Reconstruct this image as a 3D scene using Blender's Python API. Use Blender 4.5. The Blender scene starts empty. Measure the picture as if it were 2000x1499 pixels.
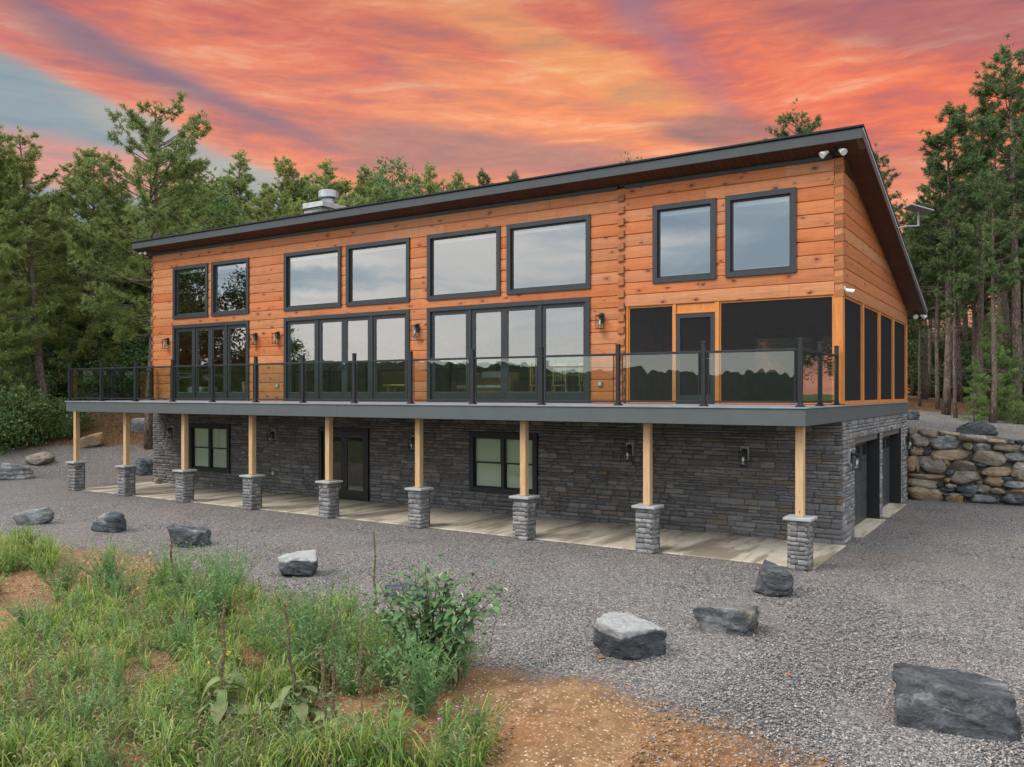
import bpy, bmesh, math, random
import numpy as np
from mathutils import Vector, Matrix

SC = bpy.context.scene
COL = SC.collection
R = math.radians

# ------------------------------------------------------------------ camera
CAM = np.array([3.73, -18.725, 3.204])
YAW = R(32.6)
FPX, HORIZON, W0, H0 = 1654.0, 769.0, 2000.0, 1499.0
FWD = np.array([-math.sin(YAW), math.cos(YAW), 0.0])
RGT = np.array([math.cos(YAW), math.sin(YAW), 0.0])
cam_data = bpy.data.cameras.new('camera')
cam = bpy.data.objects.new('camera', cam_data)
COL.objects.link(cam)
cam.location = CAM
cam.rotation_euler = (R(90), 0, YAW)
cam_data.sensor_width = 36
cam_data.lens = 36 * FPX / W0
cam_data.shift_y = (HORIZON - H0 / 2) / W0
cam_data.clip_start = 0.1
cam_data.clip_end = 3000
SC.camera = cam

SC.view_settings.view_transform = 'Standard'
SC.view_settings.look = 'None'
SC.view_settings.gamma = 1
EXPOSURE = 0.65
SC.view_settings.exposure = EXPOSURE
SC.cycles.use_denoising = True
SC.cycles.max_bounces = 8
SC.cycles.transparent_max_bounces = 24
SC.cycles.caustics_reflective = False
SC.cycles.caustics_refractive = False


def lin(r, g, b, a=1.0):
    f = lambda c: (c / 255 / 12.92) if c / 255 <= 0.04045 else ((c / 255 + 0.055) / 1.055) ** 2.4
    return (f(r), f(g), f(b), a)


# ------------------------------------------------------------------ node helper
class NT:
    def __init__(s, tree):
        s.t = tree
        s.N = tree.nodes
        s.L = tree.links
        s.N.clear()

    def put(s, sock, v):
        if v is None:
            return
        if hasattr(v, 'is_linked') or isinstance(v, bpy.types.NodeSocket):
            s.L.new(v, sock)
        else:
            if sock.type == 'RGBA' and len(v) == 3:
                v = (*v, 1)
            sock.default_value = v

    def node(s, typ, props=None, **ins):
        n = s.N.new(typ)
        for k, v in (props or {}).items():
            setattr(n, k, v)
        for k, v in ins.items():
            s.put(n.inputs[k.replace('_', ' ')] if k.replace('_', ' ') in n.inputs else n.inputs[k], v)
        return n

    def math(s, op, a, b=None, c=None, clamp=False):
        n = s.N.new('ShaderNodeMath')
        n.operation = op
        n.use_clamp = clamp
        s.put(n.inputs[0], a)
        s.put(n.inputs[1], b)
        s.put(n.inputs[2], c)
        return n.outputs[0]

    def vmath(s, op, a, b=None):
        n = s.N.new('ShaderNodeVectorMath')
        n.operation = op
        s.put(n.inputs[0], a)
        if b is not None:
            s.put(n.inputs[1] if op != 'SCALE' else n.inputs['Scale'], b)
        return n.outputs['Value'] if op in ('DOT_PRODUCT', 'LENGTH') else n.outputs['Vector']

    def mix(s, fac, a, b, blend='MIX'):
        n = s.N.new('ShaderNodeMix')
        n.data_type = 'RGBA'
        n.blend_type = blend
        s.put(n.inputs[0], fac)
        s.put(n.inputs[6], a)
        s.put(n.inputs[7], b)
        return n.outputs[2]

    def noise(s, vec, scale, detail=4, rough=0.55, dist=0.0, out='Fac'):
        n = s.N.new('ShaderNodeTexNoise')
        s.put(n.inputs['Vector'], vec)
        n.inputs['Scale'].default_value = scale
        n.inputs['Detail'].default_value = detail
        n.inputs['Roughness'].default_value = rough
        n.inputs['Distortion'].default_value = dist
        return n.outputs[out]

    def voro(s, vec, scale, feature='F1', rnd=1.0):
        n = s.N.new('ShaderNodeTexVoronoi')
        n.feature = feature
        s.put(n.inputs['Vector'], vec)
        n.inputs['Scale'].default_value = scale
        n.inputs['Randomness'].default_value = rnd
        return n

    def ramp(s, fac, stops, interp='LINEAR'):
        n = s.N.new('ShaderNodeValToRGB')
        cr = n.color_ramp
        cr.interpolation = interp
        while len(cr.elements) > 1:
            cr.elements.remove(cr.elements[-1])
        for i, (p, c) in enumerate(stops):
            e = cr.elements[0] if i == 0 else cr.elements.new(p)
            e.position = p
            if isinstance(c, (int, float)):
                c = (c, c, c)
            e.color = (*c[:3], 1)
        s.put(n.inputs[0], fac)
        return n.outputs[0]

    def rng(s, v, a, b, c=0.0, d=1.0, smooth=False):
        n = s.N.new('ShaderNodeMapRange')
        n.interpolation_type = 'SMOOTHSTEP' if smooth else 'LINEAR'
        n.clamp = True
        s.put(n.inputs[0], v)
        for i, x in zip((1, 2, 3, 4), (a, b, c, d)):
            s.put(n.inputs[i], x)
        return n.outputs[0]

    def mapping(s, vec, loc=(0, 0, 0), rot=(0, 0, 0), scale=(1, 1, 1), typ='POINT'):
        n = s.N.new('ShaderNodeMapping')
        n.vector_type = typ
        s.put(n.inputs['Vector'], vec)
        n.inputs['Location'].default_value = loc
        n.inputs['Rotation'].default_value = rot
        n.inputs['Scale'].default_value = scale
        return n.outputs[0]

    def comb(s, x, y, z):
        n = s.N.new('ShaderNodeCombineXYZ')
        for i, v in enumerate((x, y, z)):
            s.put(n.inputs[i], v)
        return n.outputs[0]

    def sep(s, v):
        n = s.N.new('ShaderNodeSeparateXYZ')
        s.put(n.inputs[0], v)
        return n.outputs

    def bump(s, h, strength=0.5, dist=0.02, normal=None):
        n = s.N.new('ShaderNodeBump')
        n.inputs['Strength'].default_value = strength
        n.inputs['Distance'].default_value = dist
        s.put(n.inputs['Height'], h)
        if normal is not None:
            s.put(n.inputs['Normal'], normal)
        return n.outputs[0]


# ------------------------------------------------------------------ world: sunset cloud sky, greyer overcast away from the sunset
world = bpy.data.worlds.new('World')
SC.world = world
world.use_nodes = True
SUN_DIR = Vector((-0.42, -0.62, 0.78)).normalized()


def build_world():
    n = NT(world.node_tree)
    d = n.node('ShaderNodeTexCoord').outputs['Generated']
    df = n.vmath('DOT_PRODUCT', d, tuple(FWD))
    dr = n.vmath('DOT_PRODUCT', d, tuple(RGT))
    dz = n.sep(d)[2]
    az = n.math('ARCTAN2', dr, df)
    el = n.math('ARCSINE', dz)
    # wispy domain warp
    p0 = n.comb(az, el, 0.0)
    wv = n.noise(n.mapping(p0, rot=(0, 0, R(16)), scale=(1.6, 6, 1)), 1.6, 4, 0.55, 0.25, out='Color')
    wv = n.vmath('SUBTRACT', wv, (0.5, 0.5, 0.5))
    wv = n.vmath('MULTIPLY', wv, (0.16, 0.055, 0.0))
    p = n.vmath('ADD', p0, wv)

    def ae(px, py):
        a = math.atan((px - 1000) / FPX)
        return a, math.atan((HORIZON - py) / FPX * math.cos(a))
    col = n.ramp(n.rng(n.sep(p)[1], 0.05, 0.62), [(0.0, lin(238, 168, 140)), (0.42, lin(243, 148, 112)), (0.75, lin(226, 116, 92)), (1.0, lin(176, 100, 98))])
    bands = [  # px, py, tilt, half length, half width, colour, strength
        (20, 240, 17, 860, 215, (116, 164, 178), 1.0),
        (420, 305, 17, 360, 62, (168, 182, 180), .8),
        (140, 322, 4, 300, 60, (238, 168, 148), .75),
        (360, 196, 17, 560, 70, (248, 152, 118), .95),
        (150, 75, 15, 620, 85, (196, 112, 112), .75),
        (430, 105, 15, 760, 125, (118, 114, 136), 1.0),
        (640, 155, 15, 520, 95, (112, 120, 142), .95),
        (330, 8, 8, 640, 70, (224, 106, 98), .9),
        (760, 225, 15, 640, 90, (248, 142, 106), .8),
        (1020, 110, 19, 620, 100, (255, 160, 100), 1.0),
        (1030, 66, 24, 420, 50, (255, 182, 104), 1.0),
        (1100, 215, 16, 460, 70, (254, 162, 106), .85),
        (1000, 262, 8, 330, 60, (255, 172, 118), .7),
        (960, 302, 6, 380, 60, (160, 130, 130), .9),
        (870, 345, 4, 300, 40, (226, 150, 124), .6),
        (700, 40, 8, 420, 50, (214, 104, 96), .6),
        (1290, 62, 22, 330, 70, (222, 104, 84), .8),
        (1450, 75, 36, 420, 140, (140, 126, 154), 1.0),
        (1540, 170, 16, 190, 75, (146, 164, 178), .9),
        (1480, 252, 5, 280, 60, (134, 114, 120), .9),
        (1780, 130, 18, 560, 170, (224, 92, 74), .95),
        (1650, 140, 26, 380, 75, (252, 124, 82), 1.0),
        (1720, 200, 14, 420, 60, (246, 112, 78), .8),
        (1900, 22, 12, 480, 110, (160, 98, 112), .95),
        (1730, 300, 8, 360, 60, (198, 112, 104), .6),
    ]
    for (px, py, tilt, ln, wd, c, st) in bands:
        a, e = ae(px, py)
        v = n.mapping(p, loc=(a, e, 0), rot=(0, 0, R(-tilt)), scale=(ln / FPX, wd / FPX, 1), typ='TEXTURE')
        g = n.node('ShaderNodeTexGradient', {'gradient_type': 'SPHERICAL'}, Vector=v).outputs['Fac']
        col = n.mix(n.rng(g, 0.0, 0.5, 0.0, st, True), col, lin(*c))
    # fine streaks and ripples in the cloud sheet
    st1 = n.noise(n.mapping(p, rot=(0, 0, R(16)), scale=(3.4, 22, 1)), 1.7, 5, 0.58, 0.1)
    st2 = n.noise(n.mapping(p, rot=(0, 0, R(22)), scale=(10, 70, 1)), 1.6, 4, 0.6, 0.1)
    st3 = n.noise(n.mapping(p, rot=(0, 0, R(-5)), scale=(34, 130, 1)), 1.4, 3, 0.6, 0.3)
    s = n.math('ADD', n.math('ADD', n.math('MULTIPLY', st1, 0.60), n.math('MULTIPLY', st2, 0.28)), n.math('MULTIPLY', st3, 0.12))
    tex = n.ramp(n.rng(s, 0.37, 0.63), [(0.0, lin(98, 98, 122)), (0.25, lin(178, 112, 114)), (0.5, lin(236, 130, 100)), (0.75, lin(250, 162, 122)), (1.0, lin(255, 206, 170))])
    r_, g_, b_ = n.sep(n.vmath('ADD', col, (0.0, 0.0, 0.0)))
    warm = n.rng(n.math('SUBTRACT', r_, b_), 0.0, 0.6, 0.12, 0.45)
    col = n.mix(warm, col, tex)
    col = n.mix(n.rng(el, 0.30, 0.46, 0, 0.35, True), col, lin(156, 94, 98))
    col = n.mix(0.07, col, lin(238, 184, 164))
    # clear air between the clouds
    sky = n.node('ShaderNodeTexSky', {'sky_type': 'NISHITA', 'sun_disc': False, 'sun_elevation': math.asin(SUN_DIR.z),
                                     'sun_rotation': math.atan2(SUN_DIR.x, SUN_DIR.y)})
    nis = n.vmath('SCALE', sky.outputs[0], 0.07)
    # away from the sunset and overhead: pale grey cloud
    cl = n.noise(n.mapping(d, scale=(1.0, 1.0, 3.0)), 1.9, 6, 0.58, 0.6)
    grey = n.ramp(cl, [(0.32, (0.55, 0.70, 0.86)), (0.5, (1.0, 1.10, 1.20)), (0.68, (1.6, 1.54, 1.48))])
    low = n.noise(n.mapping(d, scale=(1.2, 1.2, 9.0)), 1.7, 5, 0.55, 0.3)
    bank = n.ramp(low, [(0.40, (0.44, 0.56, 0.66)), (0.50, (0.68, 0.79, 0.86)), (0.60, (1.22, 1.14, 1.06))])
    grey = n.mix(n.rng(dz, 0.42, 0.20, 0, 0.9, True), grey, bank)
    grey = n.mix(n.rng(dz, 0.13, 0.03, 0, 0.8, True), grey, (1.15, 1.06, 1.02))
    grey = n.mix(n.rng(cl, 0.62, 0.30, 0, 0.5), grey, nis)
    grey = n.vmath('SCALE', grey, 1.25)
    w = n.math('MAXIMUM', n.rng(df, 0.55, -0.15, 0, 1, True), n.rng(dz, 0.52, 0.85, 0, 1, True))
    exp = 2 ** -EXPOSURE
    col = n.vmath('SCALE', col, exp)
    col = n.mix(w, col, grey)
    bg = n.node('ShaderNodeBackground', Color=col, Strength=1.0)
    out = n.node('ShaderNodeOutputWorld')
    n.L.new(bg.outputs[0], out.inputs[0])


build_world()
world.cycles.sampling_method = 'NONE'   # even sky: plain path sampling is the quicker choice
sun_data = bpy.data.lights.new('sun', 'SUN')
sun_data.energy = 1.5
sun_data.angle = R(25)
sun_data.color = (1.0, 0.95, 0.88)
sun = bpy.data.objects.new('sun', sun_data)
COL.objects.link(sun)
sun.rotation_euler = (-SUN_DIR).to_track_quat('-Z', 'Y').to_euler()


# ------------------------------------------------------------------ object helpers
def link(name, mesh, mat=None, parent=None, loc=None):
    o = bpy.data.objects.new(name, mesh)
    COL.objects.link(o)
    if mat is not None and mesh is not None and not mesh.materials:
        mesh.materials.append(mat)
    if parent is not None:
        o.parent = parent
    if loc is not None:
        o.location = loc
    return o


def mesh_np(name, V, F, smooth=False):
    """V (n,3); F (m,k) all faces with the same number of corners"""
    V = np.asarray(V, dtype=np.float32)
    F = np.asarray(F, dtype=np.int32)
    m = bpy.data.meshes.new(name)
    k = F.shape[1]
    m.vertices.add(len(V))
    m.vertices.foreach_set('co', V.ravel())
    m.loops.add(F.size)
    m.loops.foreach_set('vertex_index', F.ravel())
    m.polygons.add(len(F))
    m.polygons.foreach_set('loop_start', np.arange(len(F), dtype=np.int32) * k)
    m.polygons.foreach_set('loop_total', np.full(len(F), k, dtype=np.int32))
    if smooth:
        m.polygons.foreach_set('use_smooth', np.ones(len(F), dtype=bool))
    m.update(calc_edges=True)
    m.validate()
    return m


class MB:
    """collects simple shapes, builds them as one mesh object"""

    def __init__(s):
        s.v = []
        s.f = []

    def add(s, verts, faces):
        o = len(s.v)
        s.v += [tuple(p) for p in verts]
        s.f += [tuple(i + o for i in fc) for fc in faces]
        return s

    def box(s, x0, x1, y0, y1, z0, z1):
        x0, x1 = min(x0, x1), max(x0, x1)
        y0, y1 = min(y0, y1), max(y0, y1)
        z0, z1 = min(z0, z1), max(z0, z1)
        v = [(x, y, z) for x in (x0, x1) for y in (y0, y1) for z in (z0, z1)]
        return s.add(v, [(0, 1, 3, 2), (4, 6, 7, 5), (0, 4, 5, 1), (2, 3, 7, 6), (0, 2, 6, 4), (1, 5, 7, 3)])

    def cbox(s, x0, x1, y0, y1, z0, z1, c=0.006):
        """box with chamfered edges"""
        X, Y, Z = (x0, x1), (y0, y1), (z0, z1)
        idx = {}
        v = []
        for i in (0, 1):
            for j in (0, 1):
                for k in (0, 1):
                    sx, sy, sz = (1 - 2 * i) * c, (1 - 2 * j) * c, (1 - 2 * k) * c
                    for a, q in enumerate(((X[i], Y[j] + sy, Z[k] + sz), (X[i] + sx, Y[j], Z[k] + sz), (X[i] + sx, Y[j] + sy, Z[k]))):
                        idx[(i, j, k, a)] = len(v)
                        v.append(q)
        g = lambda i, j, k, a: idx[(i, j, k, a)]
        f = []
        for i in (0, 1):
            f.append((g(i, 0, 0, 0), g(i, 0, 1, 0), g(i, 1, 1, 0), g(i, 1, 0, 0)) if i == 0 else (g(i, 0, 0, 0), g(i, 1, 0, 0), g(i, 1, 1, 0), g(i, 0, 1, 0)))
            f.append((g(0, i, 0, 1), g(1, i, 0, 1), g(1, i, 1, 1), g(0, i, 1, 1)) if i == 0 else (g(0, i, 0, 1), g(0, i, 1, 1), g(1, i, 1, 1), g(1, i, 0, 1)))
            f.append((g(0, 0, i, 2), g(0, 1, i, 2), g(1, 1, i, 2), g(1, 0, i, 2)) if i == 0 else (g(0, 0, i, 2), g(1, 0, i, 2), g(1, 1, i, 2), g(0, 1, i, 2)))
        for i in (0, 1):
            for j in (0, 1):
                f.append((g(i, j, 0, 0), g(i, j, 1, 0), g(i, j, 1, 1), g(i, j, 0, 1)))
                f.append((g(i, 0, j, 0), g(i, 1, j, 0), g(i, 1, j, 2), g(i, 0, j, 2)))
                f.append((g(0, i, j, 1), g(1, i, j, 1), g(1, i, j, 2), g(0, i, j, 2)))
                for k in (0, 1):
                    f.append((g(i, j, k, 0), g(i, j, k, 1), g(i, j, k, 2)))
        return s.add(v, f)

    def ring(s, x0, x1, z0, z1, w, y0, y1, wb=None, wt=None):
        """mitred rectangular frame in the XZ plane"""
        wb = w if wb is None else wb
        wt = w if wt is None else wt
        O = [(x0, z0), (x1, z0), (x1, z1), (x0, z1)]
        I = [(x0 + w, z0 + wb), (x1 - w, z0 + wb), (x1 - w, z1 - wt), (x0 + w, z1 - wt)]
        v = [(x, y0, z) for x, z in O] + [(x, y0, z) for x, z in I] + [(x, y1, z) for x, z in O] + [(x, y1, z) for x, z in I]
        f = []
        for i in range(4):
            j = (i + 1) % 4
            f += [(i, j, 4 + j, 4 + i), (8 + i, 12 + i, 12 + j, 8 + j), (i, 8 + i, 8 + j, j), (4 + i, 4 + j, 12 + j, 12 + i)]
        return s.add(v, f)

    def tube(s, pts, rad, n=8, cap=True):
        pts = [Vector(p) for p in pts]
        if not hasattr(rad, '__len__'):
            rad = [rad] * len(pts)
        base = len(s.v)
        up = Vector((0, 0, 1))
        for i, p in enumerate(pts):
            t = (pts[min(i + 1, len(pts) - 1)] - pts[max(i - 1, 0)]).normalized()
            a = t.cross(up if abs(t.z) < 0.95 else Vector((1, 0, 0))).normalized()
            b = t.cross(a)
            for k in range(n):
                q = p + (a * math.cos(2 * math.pi * k / n) + b * math.sin(2 * math.pi * k / n)) * rad[i]
                s.v.append(tuple(q))
        for i in range(len(pts) - 1):
            for k in range(n):
                k2 = (k + 1) % n
                s.f.append((base + i * n + k, base + i * n + k2, base + (i + 1) * n + k2, base + (i + 1) * n + k))
        if cap:
            s.f.append(tuple(base + k for k in range(n))[::-1])
            s.f.append(tuple(base + (len(pts) - 1) * n + k for k in range(n)))
        return s

    def lathe(s, prof, c=(0, 0, 0), n=16):
        base = len(s.v)
        for r, z in prof:
            for k in range(n):
                a = 2 * math.pi * k / n
                s.v.append((c[0] + r * math.cos(a), c[1] + r * math.sin(a), c[2] + z))
        for i in range(len(prof) - 1):
            for k in range(n):
                k2 = (k + 1) % n
                s.f.append((base + i * n + k, base + i * n + k2, base + (i + 1) * n + k2, base + (i + 1) * n + k))
        s.f.append(tuple(base + k for k in range(n))[::-1])
        s.f.append(tuple(base + (len(prof) - 1) * n + k for k in range(n)))
        return s

    def rot(s, M):
        s.v = [tuple(M @ Vector(p)) for p in s.v]
        return s

    def mesh(s, name, smooth=False):
        m = bpy.data.meshes.new(name)
        m.from_pydata(s.v, [], s.f)
        if smooth:
            m.polygons.foreach_set('use_smooth', [True] * len(m.polygons))
        m.update()
        return m

    def build(s, name, mat, parent=None, loc=None, smooth=False):
        return link(name, s.mesh(name, smooth), mat, parent, loc)


def box(name, mat, parent, *a, c=0.005):
    m = MB()
    return (m.cbox(*a, c=c) if c else m.box(*a)).build(name, mat, parent)


def tag(o, label=None, cat=None, group=None, kind=None):
    if label:
        o['label'] = label
    if cat:
        o['category'] = cat
    if group:
        o['group'] = group
    if kind:
        o['kind'] = kind
    return o


def thing(name, label, cat, loc=(0, 0, 0), rotz=0.0, group=None):
    o = bpy.data.objects.new(name, None)
    COL.objects.link(o)
    o.empty_display_size = 0.3
    o.location = loc
    o.rotation_euler = (0, 0, rotz)
    return tag(o, label, cat, group)


def dup(root, loc=None, rotz=None, scale=None, label=None, parent=None):
    r = root.copy()
    COL.objects.link(r)
    if loc is not None:
        r.location = loc
    if rotz is not None:
        r.rotation_euler = (0, 0, rotz)
    if scale is not None:
        r.scale = scale if hasattr(scale, '__len__') else (scale,) * 3
    if label:
        r['label'] = label
    for ch in root.children:
        c = ch.copy()
        COL.objects.link(c)
        c.parent = r
        for g in ch.children:
            e = g.copy()
            COL.objects.link(e)
            e.parent = c
    return r


# ------------------------------------------------------------------ materials
MATS = {}


def material(name):
    m = bpy.data.materials.new(name)
    m.use_nodes = True
    MATS[name] = m
    return m, NT(m.node_tree)


def finish(n, color, rough=0.7, normal=None, metallic=0.0, spec=0.4, sub=None):
    b = n.node('ShaderNodeBsdfPrincipled', Base_Color=color, Roughness=rough, Metallic=metallic, Normal=normal)
    b.inputs['Specular IOR Level'].default_value = spec
    o = n.node('ShaderNodeOutputMaterial')
    n.L.new(b.outputs[0], o.inputs[0])
    return b


def mat_plain(name, c, rough=0.5, metallic=0.0, var=0.12, scale=6.0, bump=0.0, spec=0.4):
    m, n = material(name)
    p = n.node('ShaderNodeTexCoord').outputs['Object']
    ns = n.noise(p, scale, 5, 0.6)
    col = n.mix(n.rng(ns, 0.3, 0.7), tuple(x * (1 - var) for x in c), tuple(x * (1 + var) for x in c))
    nm = n.bump(n.noise(p, scale * 20, 3), bump, 0.004) if bump else None
    finish(n, col, rough, nm, metallic, spec)
    return m


def obj_random(n):
    return n.node('ShaderNodeObjectInfo').outputs['Random']


def piece_random(n):
    """one value for each separate piece, whether it is its own object or an island of a bigger mesh"""
    a = n.node('ShaderNodeNewGeometry').outputs['Random Per Island']
    b = obj_random(n)
    return n.math('FRACT', n.math('ADD', n.math('MULTIPLY', a, 7.13), n.math('MULTIPLY', b, 3.77)))


def make_materials():
    # stained pine logs
    m, n = material('log_wood')
    P = n.node('ShaderNodeNewGeometry').outputs['Position']
    x, y, z = n.sep(P)
    rnd = obj_random(n)
    s = n.math('ADD', n.math('ADD', x, y), n.math('MULTIPLY', rnd, 37.0))
    v = n.comb(n.math('MULTIPLY', s, 0.55), n.math('MULTIPLY', rnd, 5.0), n.math('MULTIPLY', z, 9.0))
    grain = n.noise(v, 3.0, 6, 0.62, 1.2)
    fine = n.noise(n.comb(n.math('MULTIPLY', s, 2.0), 0.0, n.math('MULTIPLY', z, 70.0)), 2.0, 3)
    blot = n.noise(n.comb(s, 0.0, z), 1.3, 4, 0.6)
    col = n.ramp(grain, [(0.28, (0.34, 0.084, 0.018)), (0.5, (0.50, 0.145, 0.031)), (0.72, (0.60, 0.205, 0.048))])
    col = n.mix(n.rng(blot, 0.35, 0.7, 0, 0.4), col, (0.55, 0.185, 0.062))
    wth = n.noise(n.comb(n.math('MULTIPLY', s, 2.2), y, n.math('MULTIPLY', z, 0.35)), 1.4, 4, 0.6)
    col = n.mix(n.rng(wth, 0.52, 0.72, 0, 0.28), col, (0.27, 0.068, 0.020))
    col = n.mix(n.rng(fine, 0.35, 0.6, 0.25, 0), col, (0.30, 0.08, 0.02))
    hue = n.node('ShaderNodeHueSaturation', Color=col, Hue=n.rng(rnd, 0, 1, 0.496, 0.506), Saturation=n.rng(rnd, 0, 1, 1.0, 0.9), Value=n.rng(n.math('FRACT', n.math('MULTIPLY', rnd, 7.7)), 0, 1, 0.90, 1.10)).outputs[0]
    # knots with a drawn-out dark halo
    kv = n.comb(n.math('MULTIPLY', s, 1.5), n.math('MULTIPLY', z, 3.1), 0.0)
    kv2 = n.vmath('ADD', kv, n.vmath('MULTIPLY', n.vmath('SUBTRACT', n.noise(n.comb(s, y, z), 11, 4, out='Color'), (0.5, 0.5, 0.5)), (0.16, 0.30, 0.0)))
    vo = n.voro(kv2, 1.0)
    vo.voronoi_dimensions = '2D'
    pick = n.rng(n.sep(vo.outputs['Color'])[0], 0.30, 0.36)
    size = n.rng(n.sep(vo.outputs['Color'])[1], 0, 1, 0.5, 1.25)
    dk = n.math('DIVIDE', vo.outputs['Distance'], size)
    halo = n.math('MULTIPLY', n.rng(dk, 0.24, 0.05, 0, 0.6, True), pick)
    core = n.math('MULTIPLY', n.rng(dk, 0.085, 0.045, 0, 0.9), pick)
    col = n.mix(halo, hue, (0.26, 0.065, 0.03))
    col = n.mix(core, col, (0.055, 0.016, 0.01))
    nm = n.bump(n.math('ADD', n.math('MULTIPLY', fine, 0.5), grain), 0.18, 0.01)
    finish(n, col, n.rng(grain, 0.2, 0.8, 0.42, 0.6), nm, spec=0.35)

    m, n = material('log_end')
    P = n.node('ShaderNodeNewGeometry').outputs['Position']
    rnd = obj_random(n)
    g = n.noise(P, 22, 4, 0.6, 1.5)
    col = n.ramp(g, [(0.3, (0.17, 0.05, 0.018)), (0.7, (0.34, 0.12, 0.04))])
    col = n.mix(n.rng(rnd, 0, 1, 0, 0.6), col, (0.42, 0.17, 0.05))
    finish(n, col, 0.7, n.bump(g, 0.3, 0.01))

    m, n = material('porch_wood')
    P = n.node('ShaderNodeNewGeometry').outputs['Position']
    g = n.noise(n.mapping(P, scale=(9, 9, 0.8)), 2.5, 5, 0.6, 0.8)
    col = n.ramp(g, [(0.3, (0.46, 0.145, 0.028)), (0.7, (0.66, 0.25, 0.055))])
    finish(n, col, 0.5, n.bump(g, 0.1, 0.01))

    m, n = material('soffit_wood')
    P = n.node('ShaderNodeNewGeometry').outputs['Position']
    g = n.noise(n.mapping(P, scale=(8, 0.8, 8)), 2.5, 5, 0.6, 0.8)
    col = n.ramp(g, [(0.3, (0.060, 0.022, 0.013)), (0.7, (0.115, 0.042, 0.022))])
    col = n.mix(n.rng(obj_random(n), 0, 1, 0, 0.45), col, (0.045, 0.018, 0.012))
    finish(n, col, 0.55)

    # pressure treated posts
    m, n = material('post_wood')
    P = n.node('ShaderNodeTexCoord').outputs['Object']
    rnd = obj_random(n)
    P = n.vmath('ADD', P, n.comb(n.math('MULTIPLY', rnd, 9.0), 0.0, n.math('MULTIPLY', rnd, 13.0)))
    g = n.noise(n.mapping(P, scale=(9, 9, 0.7)), 3.0, 6, 0.65, 1.6)
    col = n.ramp(g, [(0.3, (0.36, 0.20, 0.085)), (0.5, (0.52, 0.335, 0.165)), (0.72, (0.60, 0.41, 0.225))])
    col = n.mix(n.rng(rnd, 0.5, 1.0, 0, 0.35), col, (0.62, 0.37, 0.22))
    kn = n.voro(n.mapping(P, scale=(3.5, 3.5, 1.7)), 1.5)
    col = n.mix(n.math('MULTIPLY', n.rng(kn.outputs['Distance'], 0.11, 0.06, 0, 0.85), n.rng(n.sep(kn.outputs['Color'])[0], .55, .6)), col, (0.16, 0.075, 0.03))
    finish(n, col, 0.75, n.bump(g, 0.25, 0.01))

    # ledge stone veneer
    def ledge(name, lo, hi, warm):
        m, n = material(name)
        P = n.node('ShaderNodeNewGeometry').outputs['Position']
        r = piece_random(n)
        r2 = n.math('FRACT', n.math('MULTIPLY', r, 13.7))
        ns = n.noise(n.mapping(P, scale=(1, 1, 2.2)), 11, 6, 0.65, 0.4)
        fn = n.noise(P, 60, 4, 0.6)
        base = n.ramp(r, [(0.0, (lo, lo * .95, lo * .93)), (0.4, ((lo + hi) / 2.3, (lo + hi) / 2.4, (lo + hi) / 2.42)), (0.75, (hi * .8, hi * .765, hi * .74)), (1.0, (hi, hi * .95, hi * .91))])
        base = n.mix(n.rng(r2, 1 - warm, 1, 0, 0.75), base, (0.19, 0.125, 0.075))
        rust = n.noise(P, 5.5, 4, 0.6)
        base = n.mix(n.rng(rust, 0.62, 0.80, 0, 0.22), base, (0.17, 0.115, 0.075))
        col = n.mix(n.rng(ns, 0.3, 0.7, 0.0, 1.0), n.vmath('SCALE', base, 0.7), n.vmath('SCALE', base, 1.25))
        col = n.mix(n.rng(fn, 0.62, 0.75, 0, 0.25), col, (0.42, 0.42, 0.42))
        finish(n, col, 0.85, n.bump(n.math('ADD', ns, n.math('MULTIPLY', fn, 0.35)), 0.75, 0.03), spec=0.25)
    ledge('ledge_stone', 0.115, 0.235, 0.14)
    ledge('ledge_stone_light', 0.15, 0.32, 0.08)
    mat_plain('mortar_dark', (0.07, 0.068, 0.067), 0.95, var=0.3, scale=8)

    mat_plain('trim_dark', (0.028, 0.031, 0.034), 0.45, var=0.06, scale=3)
    mat_plain('trim_black', (0.012, 0.012, 0.013), 0.5, var=0.1, scale=3)
    mat_plain('door_black', (0.012, 0.014, 0.016), 0.35, var=0.15, scale=2)
    mat_plain('rail_black', (0.017, 0.018, 0.020), 0.38, var=0.08, scale=5)
    mat_plain('composite_grey', (0.082, 0.094, 0.094), 0.6, var=0.07, scale=2.5, bump=0.05)
    mat_plain('deck_grey', (0.235, 0.235, 0.245), 0.65, var=0.12, scale=2.5, bump=0.05)
    mat_plain('roof_metal', (0.047, 0.053, 0.058), 0.45, var=0.08, scale=2)
    mat_plain('spacer', (0.45, 0.46, 0.46), 0.4, var=0.05)
    mat_plain('white_plastic', (0.78, 0.78, 0.77), 0.35, var=0.04)
    mat_plain('outlet_grey', (0.22, 0.23, 0.23), 0.5, var=0.05)
    mat_plain('antenna_grey', (0.30, 0.27, 0.26), 0.5, var=0.05)
    mat_plain('galvanised', (0.42, 0.43, 0.44), 0.42, 0.7, var=0.14, scale=5)
    mat_plain('cap_stone', (0.33, 0.335, 0.325), 0.8, var=0.16, scale=7, bump=0.2)
    mat_plain('shade_fabric', (0.50, 0.55, 0.43), 0.9, var=0.03, scale=2)
    mat_plain('interior_wood', (0.33, 0.17, 0.07), 0.6, var=0.25, scale=4)
    mat_plain('interior_floor', (0.17, 0.10, 0.055), 0.5, var=0.2, scale=3)
    mat_plain('interior_ceiling', (0.20, 0.115, 0.06), 0.7, var=0.2, scale=3)
    mat_plain('pale_pine', (0.62, 0.44, 0.19), 0.55, var=0.15, scale=8)
    mat_plain('linen', (0.62, 0.62, 0.58), 0.9, var=0.08, scale=5)
    mat_plain('bulb_glass', (0.75, 0.72, 0.62), 0.2, var=0.02)
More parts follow.
